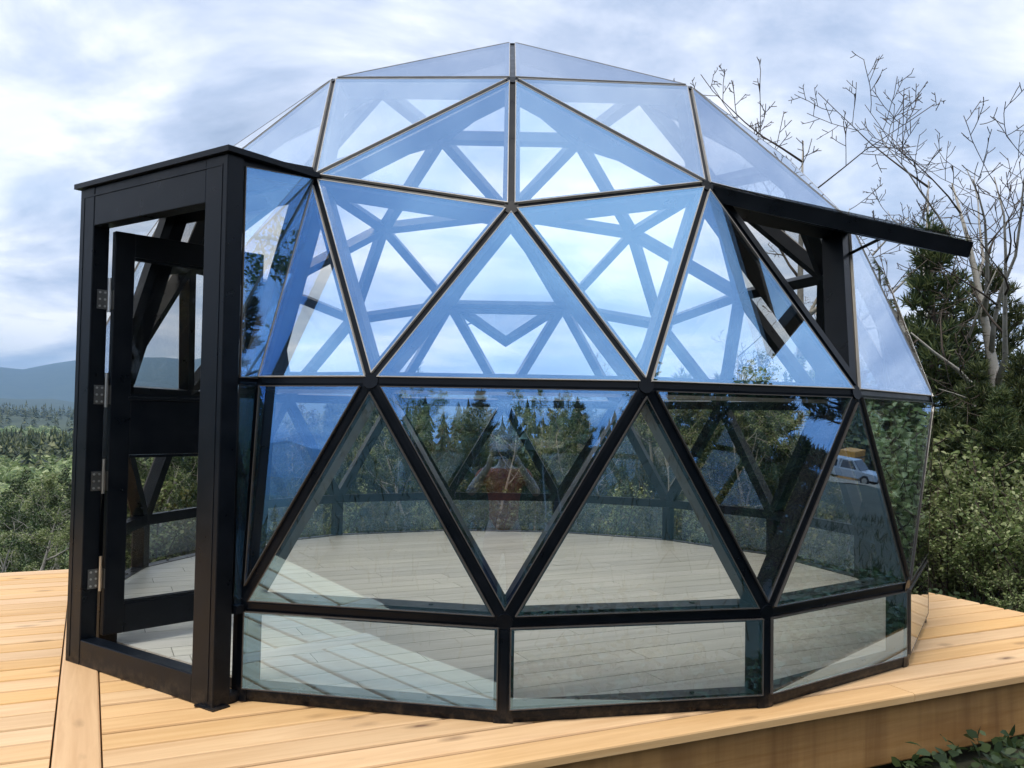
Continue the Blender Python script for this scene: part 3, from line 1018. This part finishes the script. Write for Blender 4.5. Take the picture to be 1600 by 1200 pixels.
PROTO = {
    'pine_a': make_pine(3, 5.2, 1.55), 'pine_b': make_pine(8, 5.2, 1.25, gap=.26), 'pine_c': make_pine(21, 6.0, 1.9, bare=.25, open_=.28, gap=.42),
    'bare_a': make_bare(5, 6.2, 0.72, rad=.11, start=.5, curve=.20, fork=(.32, .48), updrift=.42, twig_min=.005), 'bare_b': make_bare(14, 6.2, 0.70, curve=.22, rad=.11, start=.4, fork=(.34, .52), updrift=.42, twig_min=.005), 'bare_c': make_bare(33, 6.0, 0.66, curve=.30, rad=.14, start=.35, fork=(.40, .58), updrift=.36, twig_min=.005),
    'aspen_a': make_bare(41, 7.0, .5, rad=.075, depth=3, leaf=26, start=.5, curve=.16, lsize=.085), 'aspen_b': make_bare(47, 7.0, .55, rad=.07, depth=3, leaf=26, start=.45, leaf_mat_='leafy', curve=.18, lsize=.085),
    'broad_a': make_bare(52, 5.5, .95, rad=.13, depth=4, leaf=20, start=.22, curve=.36, lsize=.075, leaf_from=.5), 'broad_b': make_bare(58, 5.2, .95, rad=.10, depth=4, leaf=20, start=.25, curve=.34, lsize=.08, leaf_mat_='leafd', leaf_from=.2),
    'shrub_a': make_shrub(61, 2.1, .8, 9, 250, lsize=.064), 'shrub_b': make_shrub(67, 1.7, 1.0, 10, 250, mat='leaf', lsize=.056), 'shrub_c': make_shrub(71, 1.5, 1.0, 10, 240, mat='leafy'),
}
def plant(kind, name, loc, s=1.0, rz=0.0, label='', cat='tree', group=None, squash=1.0):
    e = empty(name, loc, rz)
    e.scale = (s, s, s * squash)
    for nm, me in PROTO[kind]:
        o = bpy.data.objects.new(nm, me); COL.objects.link(o); o.parent = e
    tag(e, label, cat, group)
    return e
HGT = {k: max(max(v.co.z for v in me.vertices) for _, me in p) for k, p in PROTO.items()}
def gz(x, y): return float(terrain(x, y))
def plant_px(kind, name, px, dist, top_py, hgt, **k):
    """stand a plant on the ground in the direction of photo column px, dist metres deep, its top near row top_py"""
    q = at(px, 650, dist)
    g = gz(q.x, q.y)
    top = at(px, top_py, dist).z
    s = max(0.15, (top - g) / HGT[kind])
    return plant(kind, name, (q.x, q.y, g - 0.03), s, **k)

# right of the dome: pines
GP = 'pines on the slope to the right of the dome'
plant_px('pine_b', 'pine_tree', 1470, 13.0, 312, 5.2, rz=.4, label='slim dark green pine with pointed top rising behind the open window flap', cat='pine', group=GP)
plant_px('pine_c', 'pine_tree', 1540, 14.0, 380, 6.0, rz=1.9, label='open branched pine leaning among bare trees beside the slim pointed pine', cat='pine', group=GP)
low = 'low dense pine of the dark bank behind the pale green saplings'
for px, d, ty, k, rz in ((1520, 11.5, 545, 'pine_a', 2.2), (1595, 11.0, 530, 'pine_a', 4.0), (1435, 13.5, 590, 'pine_b', 5.0), (1650, 10.5, 500, 'pine_a', .8), (1560, 10.2, 590, 'pine_a', 3.0)):
    plant_px(k, 'pine_tree', px, d, ty, 5.2 if k != 'pine_c' else 6.0, rz=rz, label=low, cat='pine', group='dark pine bank')
GB = 'bare trees behind the right side of the dome'
plant_px('bare_a', 'bare_tree', 1240, 15.0, 85, 6.3, rz=.3, label='bare tree with a round fan of fine twigs above the dome shoulder', cat='tree', group=GB)
plant_px('bare_b', 'bare_tree', 1410, 14.0, 120, 6.4, rz=2.0, label='bare pale trunked tree just behind the raised window flap', cat='tree', group=GB)
plant_px('bare_c', 'bare_tree', 1575, 12.5, 60, 6.2, rz=4.1, label='tallest bare tree with crooked trunk above the dark pine bank', cat='tree', group=GB)
# saplings beside the deck
GS = 'pale green saplings beside the deck'
sap = {'shrub_a': 'tall upright pale green sapling in the thicket along the deck edge', 'shrub_b': 'low spreading pale green shrub in the thicket along the deck edge'}
r2 = random.Random(5)
for px, d, ty, k in ((1455, 9.6, 640, 'shrub_a'), (1500, 10.2, 690, 'shrub_b'), (1545, 9.2, 680, 'shrub_a'), (1600, 8.8, 700, 'shrub_b'), (1475, 9.0, 760, 'shrub_b'),
                     (1530, 8.6, 790, 'shrub_a'), (1585, 8.0, 810, 'shrub_b'), (1440, 10.6, 660, 'shrub_b'), (1640, 7.8, 700, 'shrub_a'), (1510, 8.9, 840, 'shrub_b'), (1570, 8.4, 740, 'shrub_a'), (1610, 7.4, 860, 'shrub_b')):
    plant_px(k, 'sapling', px, d, ty, 2.1 if k == 'shrub_a' else 1.75, rz=r2.random() * 6, label=sap[k], cat='shrub', group=GS)

for i, (x, y, k, sc_) in enumerate(((7.5, 1.4, 'shrub_a', 1.2), (8.6, 2.3, 'shrub_b', 1.5), (9.8, 1.6, 'shrub_a', 1.4), (10.6, 3.0, 'shrub_b', 1.7), (11.8, 2.0, 'shrub_c', 1.6), (13.0, 3.4, 'shrub_a', 1.7), (14.2, 2.6, 'shrub_b', 1.8),
                                  (6.6, 2.6, 'shrub_b', 1.2), (12.4, 5.2, 'shrub_a', 2.0), (15.5, 4.4, 'shrub_c', 1.9), (18, 3.6, 'shrub_a', 1.8), (20, 5.2, 'shrub_b', 2.2))):
    plant(k, 'shrub', (x, y, gz(x, y) - .03), sc_, i * 1.4, 'pale green shrub down the bank beyond the deck corner, mirrored in the side glass', 'shrub', 'shrubs beyond the deck corner')
for i, (x, y, k, sc_) in enumerate(((17, 6.5, 'pine_a', 1.3), (20, 8.5, 'pine_b', 1.5), (15.5, 8.0, 'aspen_a', .9), (23, 6.5, 'pine_a', 1.4), (26, 8.5, 'pine_b', 1.6), (22, -9.5, 'pine_a', 1.3), (27, -7, 'pine_b', 1.4), (34, -9, 'pine_a', 1.7), (31, 8, 'pine_a', 1.7))):
    plant(k, 'aspen_tree' if k == 'aspen_a' else 'pine_tree', (x, y, gz(x, y) - .03), sc_, i * 2.3, {'pine_a': 'bushy pine', 'pine_b': 'slim pine', 'aspen_a': 'white stemmed aspen'}[k] + ' down the bank beyond the deck corner, mirrored in the side glass', 'pine' if k[0] == 'p' else 'tree', 'trees beyond the deck corner')

# left of the deck
plant_px('broad_a', 'broadleaf_tree', 48, 13.5, 738, 5.0, rz=1.1, label='broad leafy tree with pale bare lower limbs below the deck edge beside the door frame', cat='tree')
plant_px('broad_a', 'broadleaf_tree', -60, 12.0, 765, 5.0, rz=3.1, label='leafy tree crowding in beside the pale limbed tree below the deck', cat='tree', group='leafy trees below the deck')
plant_px('broad_b', 'broadleaf_tree', 125, 15.5, 748, 4.9, rz=4.4, label='darker leafy tree behind the door frame below the deck', cat='tree', group='leafy trees below the deck')
for px, d, ty, k in ((20, 24, 742, 'broad_b'), (85, 27, 736, 'broad_a'), (130, 22, 742, 'broad_b'), (-30, 26, 740, 'broad_b'), (60, 34, 728, 'broad_b'), (5, 38, 726, 'broad_a'), (110, 40, 724, 'broad_b')):
    plant_px(k, 'broadleaf_tree', px, d, ty, 5.0, rz=px, label='rounded leafy tree on the slope beyond the pale limbed tree', cat='tree', group='leafy trees down the slope')

# behind the dome
r4 = random.Random(12)
BD = []
for i in range(64):
    px = 205 + i * 18 + r4.uniform(-8, 8)
    d = r4.uniform(12, 21)
    ty = 606 + r4.uniform(-12, 50) - max(0, px - 950) * 0.22 + max(0, 520 - px) * 0.12
    k = ['pine_a', 'broad_b', 'aspen_b', 'pine_b', 'broad_b', 'aspen_a'][i % 6]
    BD.append((px, d, ty, k))
BD += [(655, 19, 560, 'pine_c'), (1020, 17, 540, 'bare_c'), (1175, 15.5, 450, 'bare_b')]
for i, (px, d, ty, k) in enumerate(BD):
    hh = 1
    nm = {'p': 'pine_tree', 'a': 'aspen_tree', 'b': 'broadleaf_tree'}[k[0]] if not k.startswith('bare') else 'bare_tree'
    lb = {'p': 'dark pine seen through the glass behind the dome', 'a': 'white stemmed aspen seen through the glass behind the dome', 'b': 'leafy tree seen through the glass behind the dome'}[k[0]] if not k.startswith('bare') else 'bare pale tree seen through the glass behind the dome'
    plant_px(k, nm, px, d, ty, hh, rz=i * 1.7, label=lb, cat='pine' if k[0] == 'p' else 'tree', group='trees behind the dome')
for i, (px, d, ty) in enumerate([(240 + j * 48, 10.9 + (j * 0.37) % 1.6, 735 + (j * 23) % 42) for j in range(23)]):
    plant_px('shrub_c' if i % 3 else 'shrub_b', 'shrub', px, d, ty, 1.55, rz=i * 1.3, label='yellow green shrub seen through the lower glass behind the dome', cat='shrub', group='shrubs behind the dome')

# behind the photographer: what the glass mirrors
r3 = random.Random(77)
def back(kind, name, x, y, s, **k):
    plant(kind, name, (x, y, gz(x, y) - 0.03), s, **k)
def bxy(az, dist):
    return dist * math.sin(R_(az)), -dist * math.cos(R_(az))
for az, d, top, k in ((-1.6, 34, 7.9, 'pine_c'), (3.6, 38, 7.4, 'pine_c'), (5.2, 36, 6.9, 'pine_a'), (-9, 33, 6.4, 'pine_a'), (-5.5, 30, 6.0, 'pine_b'), (-14, 36, 6.6, 'pine_c'), (9.5, 33, 6.2, 'pine_b'), (16, 34, 7.2, 'pine_c'), (22, 30, 8, 'pine_a'), (30, 28, 9, 'pine_c'), (40, 26, 9, 'pine_a'), (50, 24, 10, 'pine_c'), (-22, 38, 6, 'pine_b')):
    x, y = bxy(az, d); h = (d - 3) * math.tan(R_(top)) + 1.2 - gz(x, y)
    back(k, 'pine_tree', x, y, h / (6.0 if k == 'pine_c' else 5.2), rz=az, label='tall dark pine standing behind the photographer, mirrored in the glass', cat='pine', group='pines behind the photographer')
for i in range(15):
    az = 30 + i * 3.0 + r3.uniform(-1, 1); d = r3.uniform(13, 19)
    if az > 74: d += 4
    x, y = bxy(az, d)
    back(['pine_a', 'aspen_a', 'pine_b', 'pine_c'][i % 4], ['pine_tree', 'aspen_tree', 'pine_tree', 'pine_tree'][i % 4], x, y, r3.uniform(.95, 1.35), rz=i * 2.1,
         label=['dense pine', 'white stemmed aspen', 'slim pine', 'open branched pine'][i % 4] + ' at the clearing edge behind the photographer', cat=['pine', 'tree', 'pine', 'pine'][i % 4], group='trees along the clearing edge')
for i in range(16):
    az = -20 + i * 4.6 + r3.uniform(-1, 1); d = r3.uniform(22, 30)
    x, y = bxy(az, d)
    back('aspen_a' if i % 2 else 'aspen_b', 'aspen_tree', x, y, r3.uniform(.42, .6), rz=i, label='slender white stemmed aspen behind the photographer, mirrored in the glass', cat='tree', group='aspens behind the photographer')
for i in range(44):
    az = -27 + i * 1.35 + r3.uniform(-.6, .6); d = r3.uniform(19, 32)
    x, y = bxy(az, d); h = (d - 3) * math.tan(R_(r3.uniform(2.6, 4.6))) + 1.2 - gz(x, y)
    k = ['pine_a', 'pine_b', 'broad_b'][i % 3]
    back(k, ['pine_tree', 'pine_tree', 'broadleaf_tree'][i % 3], x, y, h / HGT[k], rz=i * 1.9, label=['bushy young pine', 'slim young pine', 'dark leafy tree'][i % 3] + ' in the dense wood behind the photographer',
         cat=['pine', 'pine', 'tree'][i % 3], group='young wood behind the photographer')
for i in range(18):
    az = -24 + i * 4.3 + r3.uniform(-1, 1); d = r3.uniform(11.5, 16)
    x, y = bxy(az, d)
    back('shrub_c', 'shrub', x, y, r3.uniform(.55, .95), rz=i, label='yellow green shrub behind the photographer, mirrored in the glass', cat='shrub', group='shrubs behind the photographer')

# far woods: one mass each
def far_wood(name, label, pts, kind, mat, seed):
    rng = np.random.RandomState(seed)
    pts = np.asarray(pts); N = len(pts)
    if kind == 'conifer':
        k = 40
        h = rng.uniform(0.05, 1, (N, k)); a = rng.uniform(0, 6.283, (N, k))
        rr = 0.24 * (1 - h) ** .8 + 0.015
        tip = np.stack([np.cos(a) * rr, np.sin(a) * rr, h - 0.03], -1)
        inn = np.stack([np.cos(a) * rr * .1, np.sin(a) * rr * .1, h + 0.06], -1)
        sd = np.stack([-np.sin(a), np.cos(a), np.zeros_like(a)], -1) * (0.10 * (1.15 - h))[..., None]
        L = np.stack([inn, tip - sd, tip + sd * 1.0], 2)
        top = np.array([[[0.03, 0, .8], [-.03, 0.0, .8], [0, 0, 1.04]]])
        L = np.concatenate([L, np.broadcast_to(top[None], (N, 1, 3, 3))], 1)
    else:
        k = 110
        d = unit(rng.normal(size=(N, k, 3))); d[..., 2] = np.abs(d[..., 2]) * 1.0 - 0.25
        c = d * np.array([.40, .40, .42]) * rng.uniform(.75, 1.08, (N, k, 1)) + [0, 0, .52]
        s1 = unit(np.cross(d, rng.normal(size=(N, k, 3)))); s2 = np.cross(d, s1)
        s = rng.uniform(.05, .10, (N, k, 1))
        L = np.stack([c + s1 * s, c - s1 * s * .5 + s2 * s * .8, c - s1 * s * .5 - s2 * s * .8], 2)
    V = L * pts[:, None, None, 3:4] + pts[:, None, None, :3]
    V = V.reshape(-1, 3)
    me = np_mesh(name, V, np.arange(len(V)).reshape(-1, 3), mat)
    o = link(name, me)
    tag(o, label, 'woods', kind='stuff')
rng = np.random.RandomState(6)
def scatter(n, th0, th1, r0, r1, s0, s1, power=1.0):
    th = R_(1) * rng.uniform(th0, th1, n)
    r = np.exp(rng.uniform(np.log(r0), np.log(r1), n)) if power == 0 else (rng.uniform(r0 ** 2, r1 ** 2, n)) ** .5
    x, y = r * np.sin(th), r * np.cos(th)
    ok = ~((x > 0) & (np.abs(y - 2) < 9) & (x < 100)); x, y = x[ok], y[ok]; n = len(x)
    return np.stack([x, y, terrain(x, y) - .2, rng.uniform(s0, s1, n)], -1)
far_wood('broadleaf_woods', 'yellow green leafy woods covering the near slope of the valley', np.concatenate([scatter(900, -75, 62, 42, 130, 4.5, 7.5), scatter(500, -38, -18, 120, 260, 5, 9), scatter(900, -40, 30, 520, 820, 9, 15)]), 'broad', M['leaf'], 1)
far_wood('conifer_woods', 'dark conifer woods filling the valley below the blue hills', np.concatenate([scatter(1500, -38, -16, 210, 520, 8, 14), scatter(1500, -16, 45, 130, 520, 8, 14), scatter(5200, -60, 40, 820, 2600, 11, 20)]), 'conifer', M['needle'], 2)
far_wood('distant_woods', 'dark wooded ridge behind the photographer, mirrored in the glass', np.concatenate([scatter(1300, 125, 250, 62, 120, 6.0, 9.5), scatter(700, 62, 125, 70, 160, 6, 11), scatter(900, 70, 105, 104, 230, 7, 13)]), 'conifer', M['needle'], 3)

# weeds below the deck edge
def weeds():
    rng = np.random.RandomState(3)
    N = 15000
    u = np.concatenate([rng.uniform(-1.5, 5.2, 11000), rng.uniform(3.2, 6.2, 4000)])
    v = np.concatenate([V0 - rng.uniform(0.05, 1.9, 11000), rng.uniform(-4.2, 3.5, 4000)])
    x = u * DU.x + v * DV.x; y = u * DU.y + v * DV.y
    keep = np.hypot(x - CAM.x, y - CAM.y) > 2.0
    x, y = x[keep], y[keep]; N = len(x)
    z0 = terrain(x, y)
    h = rng.uniform(0.0, 1.0, N) ** 1.3 * 0.24 * (0.6 + 0.4 * np.sin(x * 3 + y * 2.1))
    C = np.stack([x, y, z0 + np.abs(h)], -1)
    D = rng.normal(size=(N, 3)); D[:, 2] = np.abs(D[:, 2]) * .5
    me = leaves_mesh('weeds', C, D, rng.uniform(.04, .095, N), M['weed'], wid=.6, rng=rng)
    o = link('weeds', me)
    tag(o, 'broad leaved green weeds growing below the deck fascia', 'weeds', kind='stuff')
    # grass tufts over the clearing
    n = 26000
    a = rng.uniform(0, 6.283, n); r = 3 + 15 * rng.uniform(0, 1, n) ** .7
    x, y = r * np.sin(a), r * np.cos(a) - 2
    uu = x * DU.x + y * DU.y; vv = x * DV.x + y * DV.y
    keep = ~((uu > -6.9) & (uu < 3.1) & (vv > -3.12) & (vv < 3.1)) & (np.hypot(x - CAM.x, y - CAM.y) > .9)
    x, y = x[keep], y[keep]; n = len(x)
    P = np.stack([x, y, terrain(x, y) - .01], -1)
    D = rng.normal(size=(n, 3)) * .35 + [0, 0, 1]
    o = link('grass', blades_mesh('grass', P, D, rng.uniform(.08, .26, n), .012, M['grass'], rng))
    tag(o, 'short green grass around the deck', 'grass', kind='stuff')
weeds()

# ------------------------------------------------------------------ the photographer, mirrored in the glass
M['skin'] = plain('skin', (0.50, 0.29, 0.19), 0.5)
M['shirt'] = plain('red_shirt', (0.42, 0.075, 0.03), 0.85, var=.25, scale=30)
M['denim'] = plain('dark_trousers', (0.03, 0.04, 0.06), 0.85)
M['hair'] = plain('dark_hair', (0.025, 0.017, 0.012), 0.6)
M['phone'] = plain('phone_black', (0.012, 0.012, 0.014), 0.2)
PG = gz(0, -7.15)
person = empty('person', (0, -7.15, PG))
tag(person, 'person in a red top and dark trousers holding up a phone, mirrored in the glass', 'person')
def skin_obj(name, chains, mat, parent, sub=2):
    """chains: lists of (x, y, z, radius); first point of a chain may reuse an earlier point"""
    V, Rr, E, key, roots = [], [], [], {}, []
    for ch in chains:
        prev = None
        for n, (x, y, z, r_) in enumerate(ch):
            k = (round(x, 4), round(y, 4), round(z, 4))
            if k not in key:
                key[k] = len(V); V.append((x, y, z)); Rr.append(r_)
                if n == 0: roots.append(key[k])
            if prev is not None: E.append((prev, key[k]))
            prev = key[k]
    me = bpy.data.meshes.new(name); me.from_pydata(V, E, []); me.materials.append(mat)
    o = link(name, me, parent)
    o.modifiers.new('skin', 'SKIN')
    for i, sv in enumerate(me.skin_vertices[0].data):
        sv.radius = (Rr[i], Rr[i]); sv.use_root = i in roots
    md = o.modifiers.new('sub', 'SUBSURF'); md.levels = md.render_levels = sub
    dg = bpy.context.evaluated_depsgraph_get()
    m2 = bpy.data.meshes.new_from_object(o.evaluated_get(dg))
    m2.polygons.foreach_set('use_smooth', [True] * len(m2.polygons))
    m2.materials.clear(); m2.materials.append(mat)
    o.modifiers.clear(); o.data = m2
    return o
Y0 = -7.15
ch = [[(0, Y0, PG + .93, .125), (0, Y0, PG + 1.08, .115), (0, Y0 + .01, PG + 1.26, .14), (0, Y0 + .015, PG + 1.40, .125), (0, Y0 + .02, PG + 1.50, .060), (0, Y0 + .035, PG + 1.57, .058), (0, Y0 + .06, PG + 1.65, .085), (0, Y0 + .055, PG + 1.73, .088), (0, Y0 + .045, PG + 1.78, .06)],
      [(0, Y0 + .06, PG + 1.65, .085), (0, Y0 + .155, PG + 1.655, .016)]]
for s in (-1, 1):
    ch.append([(0, Y0 + .06, PG + 1.65, .085), (s * .088, Y0 + .05, PG + 1.66, .02)])
    ch.append([(0, Y0 + .015, PG + 1.40, .125), (s * .185, Y0 + .02, PG + 1.42, .062), (s * .25, Y0 + .10, PG + 1.33, .050), (s * .30, Y0 + .19, PG + 1.25, .044), (s * .22, Y0 + .26, PG + 1.37, .038), (s * .135, Y0 + .32, PG + 1.50, .027), (s * .110 - .012, Y0 + .345, PG + 1.555, .030), (s * .100 - .012, Y0 + .355, PG + 1.59, .026)])
    hx = s * .100 - .012
    for k in range(4):
        zz = PG + 1.575 + .012 * k
        ch.append([(s * .100 - .012 + s * .004 * k, Y0 + .357 + .002 * k, zz, .010), (hx + s * (.012 + .004 * k), Y0 + .376, zz + .030 + .006 * k, .0085), (hx - s * .006, Y0 + .394, zz + .046 + .008 * k, .0078), (hx - s * (.032 - .004 * k), Y0 + .398, zz + .046 + .007 * k, .0068)])
    ch.append([(s * .108 - .012, Y0 + .350, PG + 1.553, .012), (hx - s * .018, Y0 + .362, PG + 1.545, .0105), (hx - s * .045, Y0 + .371, PG + 1.553, .009)])
    ch.append([(0, Y0, PG + .93, .125), (s * .10, Y0, PG + .84, .088), (s * .105, Y0 + .01, PG + .48, .058), (s * .11, Y0 - .01, PG + .30, .052), (s * .11, Y0 - .02, PG + .09, .036), (s * .115, Y0 + .04, PG + .045, .04), (s * .12, Y0 + .13, PG + .035, .033)])
body = skin_obj('body', ch, M['skin'], person)
sh = [[(0, Y0, PG + .88, .150), (0, Y0, PG + 1.06, .138), (0, Y0 + .01, PG + 1.26, .158), (0, Y0 + .015, PG + 1.40, .138), (0, Y0 + .018, PG + 1.475, .078)]]
for s in (-1, 1):
    sh.append([(0, Y0 + .015, PG + 1.40, .138), (s * .185, Y0 + .02, PG + 1.42, .078), (s * .245, Y0 + .09, PG + 1.34, .070)])
skin_obj('shirt', sh, M['shirt'], person)
tr = [[(0, Y0, PG + .95, .145), (0, Y0, PG + .90, .14)]]
for s in (-1, 1):
    tr.append([(0, Y0, PG + .90, .14), (s * .10, Y0, PG + .82, .10), (s * .105, Y0 + .01, PG + .48, .072), (s * .11, Y0 - .02, PG + .10, .060)])
skin_obj('trousers', tr, M['denim'], person)
skin_obj('hair', [[(0, Y0 + .01, PG + 1.58, .06), (0, Y0 + .02, PG + 1.68, .098), (0, Y0 + .055, PG + 1.745, .104), (0, Y0 + .06, PG + 1.79, .08)], [(0, Y0 + .055, PG + 1.745, .104), (0, Y0 + .17, PG + 1.715, .03)]], M['hair'], person)
for s in (-1, 1):
    skin_obj('shoe', [[(s * .11, Y0 - .05, PG + .04, .04), (s * .115, Y0 + .05, PG + .04, .045), (s * .12, Y0 + .16, PG + .032, .036)]], M['rubber'], person)
    b = MB(); b.tube([(s * .033, Y0 + .128, PG + 1.69), (s * .033, Y0 + .136, PG + 1.69), (s * .033, Y0 + .141, PG + 1.69)], [.013, .010, .003], 8); b.build('eye', M['phone'], person)
b = MB(); b.tube([(-.028, Y0 + .126, PG + 1.615), (0, Y0 + .134, PG + 1.612), (.028, Y0 + .126, PG + 1.615)], [.004, .008, .004], 6); b.build('mouth', plain('lips', (.38, .14, .11), .5), person)
ph = MB(); ph.abox((-.112, Y0 + .378, PG + 1.545), (.076, Y0 + .386, PG + 1.63))
pho = ph.build('phone', M['phone'])
md = pho.modifiers.new('bevel', 'BEVEL'); md.width = .004; md.segments = 2
tag(pho, 'black phone held sideways in both hands of the person in red', 'phone')

# ------------------------------------------------------------------ pickup truck and timber stack down the slope, mirrored in the glass
M['paint'] = plain('white_paint', (0.34, 0.35, 0.36), 0.25, var=.04)
M['dglass'] = plain('dark_window', (0.02, 0.025, 0.03), 0.08)
M['tyre'] = M['rubber']
TX, TY = 69.0, 2.6
rx, ry = np.meshgrid(np.linspace(58, 88, 31), np.linspace(-14, 20, 35), indexing='ij')
rx = rx + 1.5 * np.sin(ry / 6)
RV = np.stack([rx, ry, terrain(rx, ry) + .05], -1).reshape(-1, 3)
ri, rj = np.meshgrid(np.arange(30), np.arange(34), indexing='ij'); ra = ri * 35 + rj
tag(link('dirt_road', np_mesh('dirt_road', RV, np.stack([ra, ra + 35, ra + 36, ra + 1], -1).reshape(-1, 4), plain('road_dirt', (.24, .19, .13), .95, var=.3, scale=1.5), True)), kind='structure')
TZ = gz(TX, TY) + .05
truck = empty('pickup_truck', (TX, TY, TZ), R_(118))
tag(truck, 'white pickup truck parked on the slope beyond the saplings, mirrored in the glass', 'truck')
def tpart(mb, name, mat, parent=None):
    o = mb.build(name, mat, parent or truck); o.location = (0, 0, 0); return o
def extr(mb, prof, y0, y1):
    n = len(prof)
    mb.poly([(x, y0, z) for x, z in prof] + [(x, y1, z) for x, z in prof], [tuple(range(n)), tuple(reversed(range(n, 2 * n)))] + [(i, n + i, n + (i + 1) % n, (i + 1) % n) for i in range(n)])
b = MB(); extr(b, [(-2.6, .45), (-2.55, .98), (-.55, 1.02), (-.5, 1.02), (1.05, 1.02), (2.45, .93), (2.6, .75), (2.6, .45), (2.05, .40), (1.85, .72), (1.45, .72), (1.2, .40), (-1.2, .40), (-1.4, .72), (-1.85, .72), (-2.05, .40)], -.92, .92)
o = tpart(b, 'body', M['paint']); md = o.modifiers.new('bevel', 'BEVEL'); md.width = .04; md.segments = 2
b = MB(); b.loft([[(-.6, -.88, 1.0), (1.15, -.88, 1.0), (1.15, .88, 1.0), (-.6, .88, 1.0)], [(-.45, -.74, 1.72), (.45, -.74, 1.72), (.45, .74, 1.72), (-.45, .74, 1.72)]])
tpart(b, 'cab', M['paint'])
b = MB(); b.loft([[(-2.5, -.88, 1.0), (-.62, -.88, 1.0), (-.62, .88, 1.0), (-2.5, .88, 1.0)], [(-2.4, -.78, 1.70), (-.55, -.78, 1.70), (-.55, .78, 1.70), (-2.4, .78, 1.70)]])
tpart(b, 'canopy', M['paint'])
for s in (-1, 1):
    b = MB(); b.poly([(-.45, s * .87, 1.08), (.90, s * .87, 1.08), (.42, s * .765, 1.64), (-.38, s * .765, 1.64)], [(0, 1, 2, 3)]); tpart(b, 'side_window', M['dglass'])
    b = MB(); b.poly([(-2.3, s * .88, 1.1), (-.75, s * .88, 1.1), (-.72, s * .81, 1.58), (-2.25, s * .81, 1.58)], [(0, 1, 2, 3)]); tpart(b, 'side_window', M['dglass'])
    b = MB(); b.abox((2.56, s * .62 - .17, .66), (2.625, s * .62 + .17, .84)); tpart(b, 'headlight', M['steel'])
    for x in (1.65, -1.62):
        b = MB(); b.cyl((x, s * .70, .36), (x, s * .93, .36), .37, 20); w = tpart(b, 'wheel', M['tyre'])
        b = MB(); b.cyl((x, s * .90, .36), (x, s * .94, .36), .22, 14); tpart(b, 'rim', M['steel'], w)
b = MB(); b.poly([(1.13, -.82, 1.05), (1.13, .82, 1.05), (.50, .70, 1.68), (.50, -.70, 1.68)], [(0, 1, 2, 3)])
b.v = [(x + .02, y, z + .02) for x, y, z in b.v]; tpart(b, 'windscreen', M['dglass'])
for x in (2.66, -2.64):
    b = MB(); b.abox((x - .07, -.9, .42), (x + .07, .9, .60)); tpart(b, 'bumper', M['rubber'])
SX, SY = 80.0, 3.4
stack = empty('timber_stack', (SX, SY, gz(SX, SY)), R_(20))
tag(stack, 'tall stack of orange timber packs behind the white pickup truck', 'timber')
M['orange'] = wood('orange_timber', (0.62, 0.30, 0.08), (0.5, 0.22, 0.05), (0.4, 0.16, 0.03), (0.1, .05, .02))
for k in range(4):
    b = MB(); b.abox((-1.6, -.7, .12 + k * .68), (1.6, .7, .12 + k * .68 + .52)); o = b.build('timber_pack', M['orange'], stack); o.location = (0, 0, 0)
    for x in (-1.2, 0, 1.2):
        b = MB(); b.abox((x - .06, -.7, k * .68 - .04), (x + .06, .7, .12 + k * .68)); o = b.build('spacer', M['bark_pale'], stack); o.location = (0, 0, 0)

# ------------------------------------------------------------------ haze
hz = MB(); hz.abox((-9400, -9400, GMIN - 1.5), (9400, 9400, GMAX + 6))
hm = bpy.data.materials.new('valley_haze'); hm.use_nodes = True
hm.node_tree.nodes.clear()
ho = hm.node_tree.nodes.new('ShaderNodeOutputMaterial'); pv = hm.node_tree.nodes.new('ShaderNodeVolumePrincipled')
pv.inputs['Color'].default_value = (0.36, 0.62, 1.0, 1); pv.inputs['Density'].default_value = 0.00013
pv.inputs['Anisotropy'].default_value = 0.0
hm.node_tree.links.new(pv.outputs[0], ho.inputs['Volume'])
tag(hz.build('haze', hm), 'blue haze lying over the valley and the far hills', 'haze', kind='stuff')
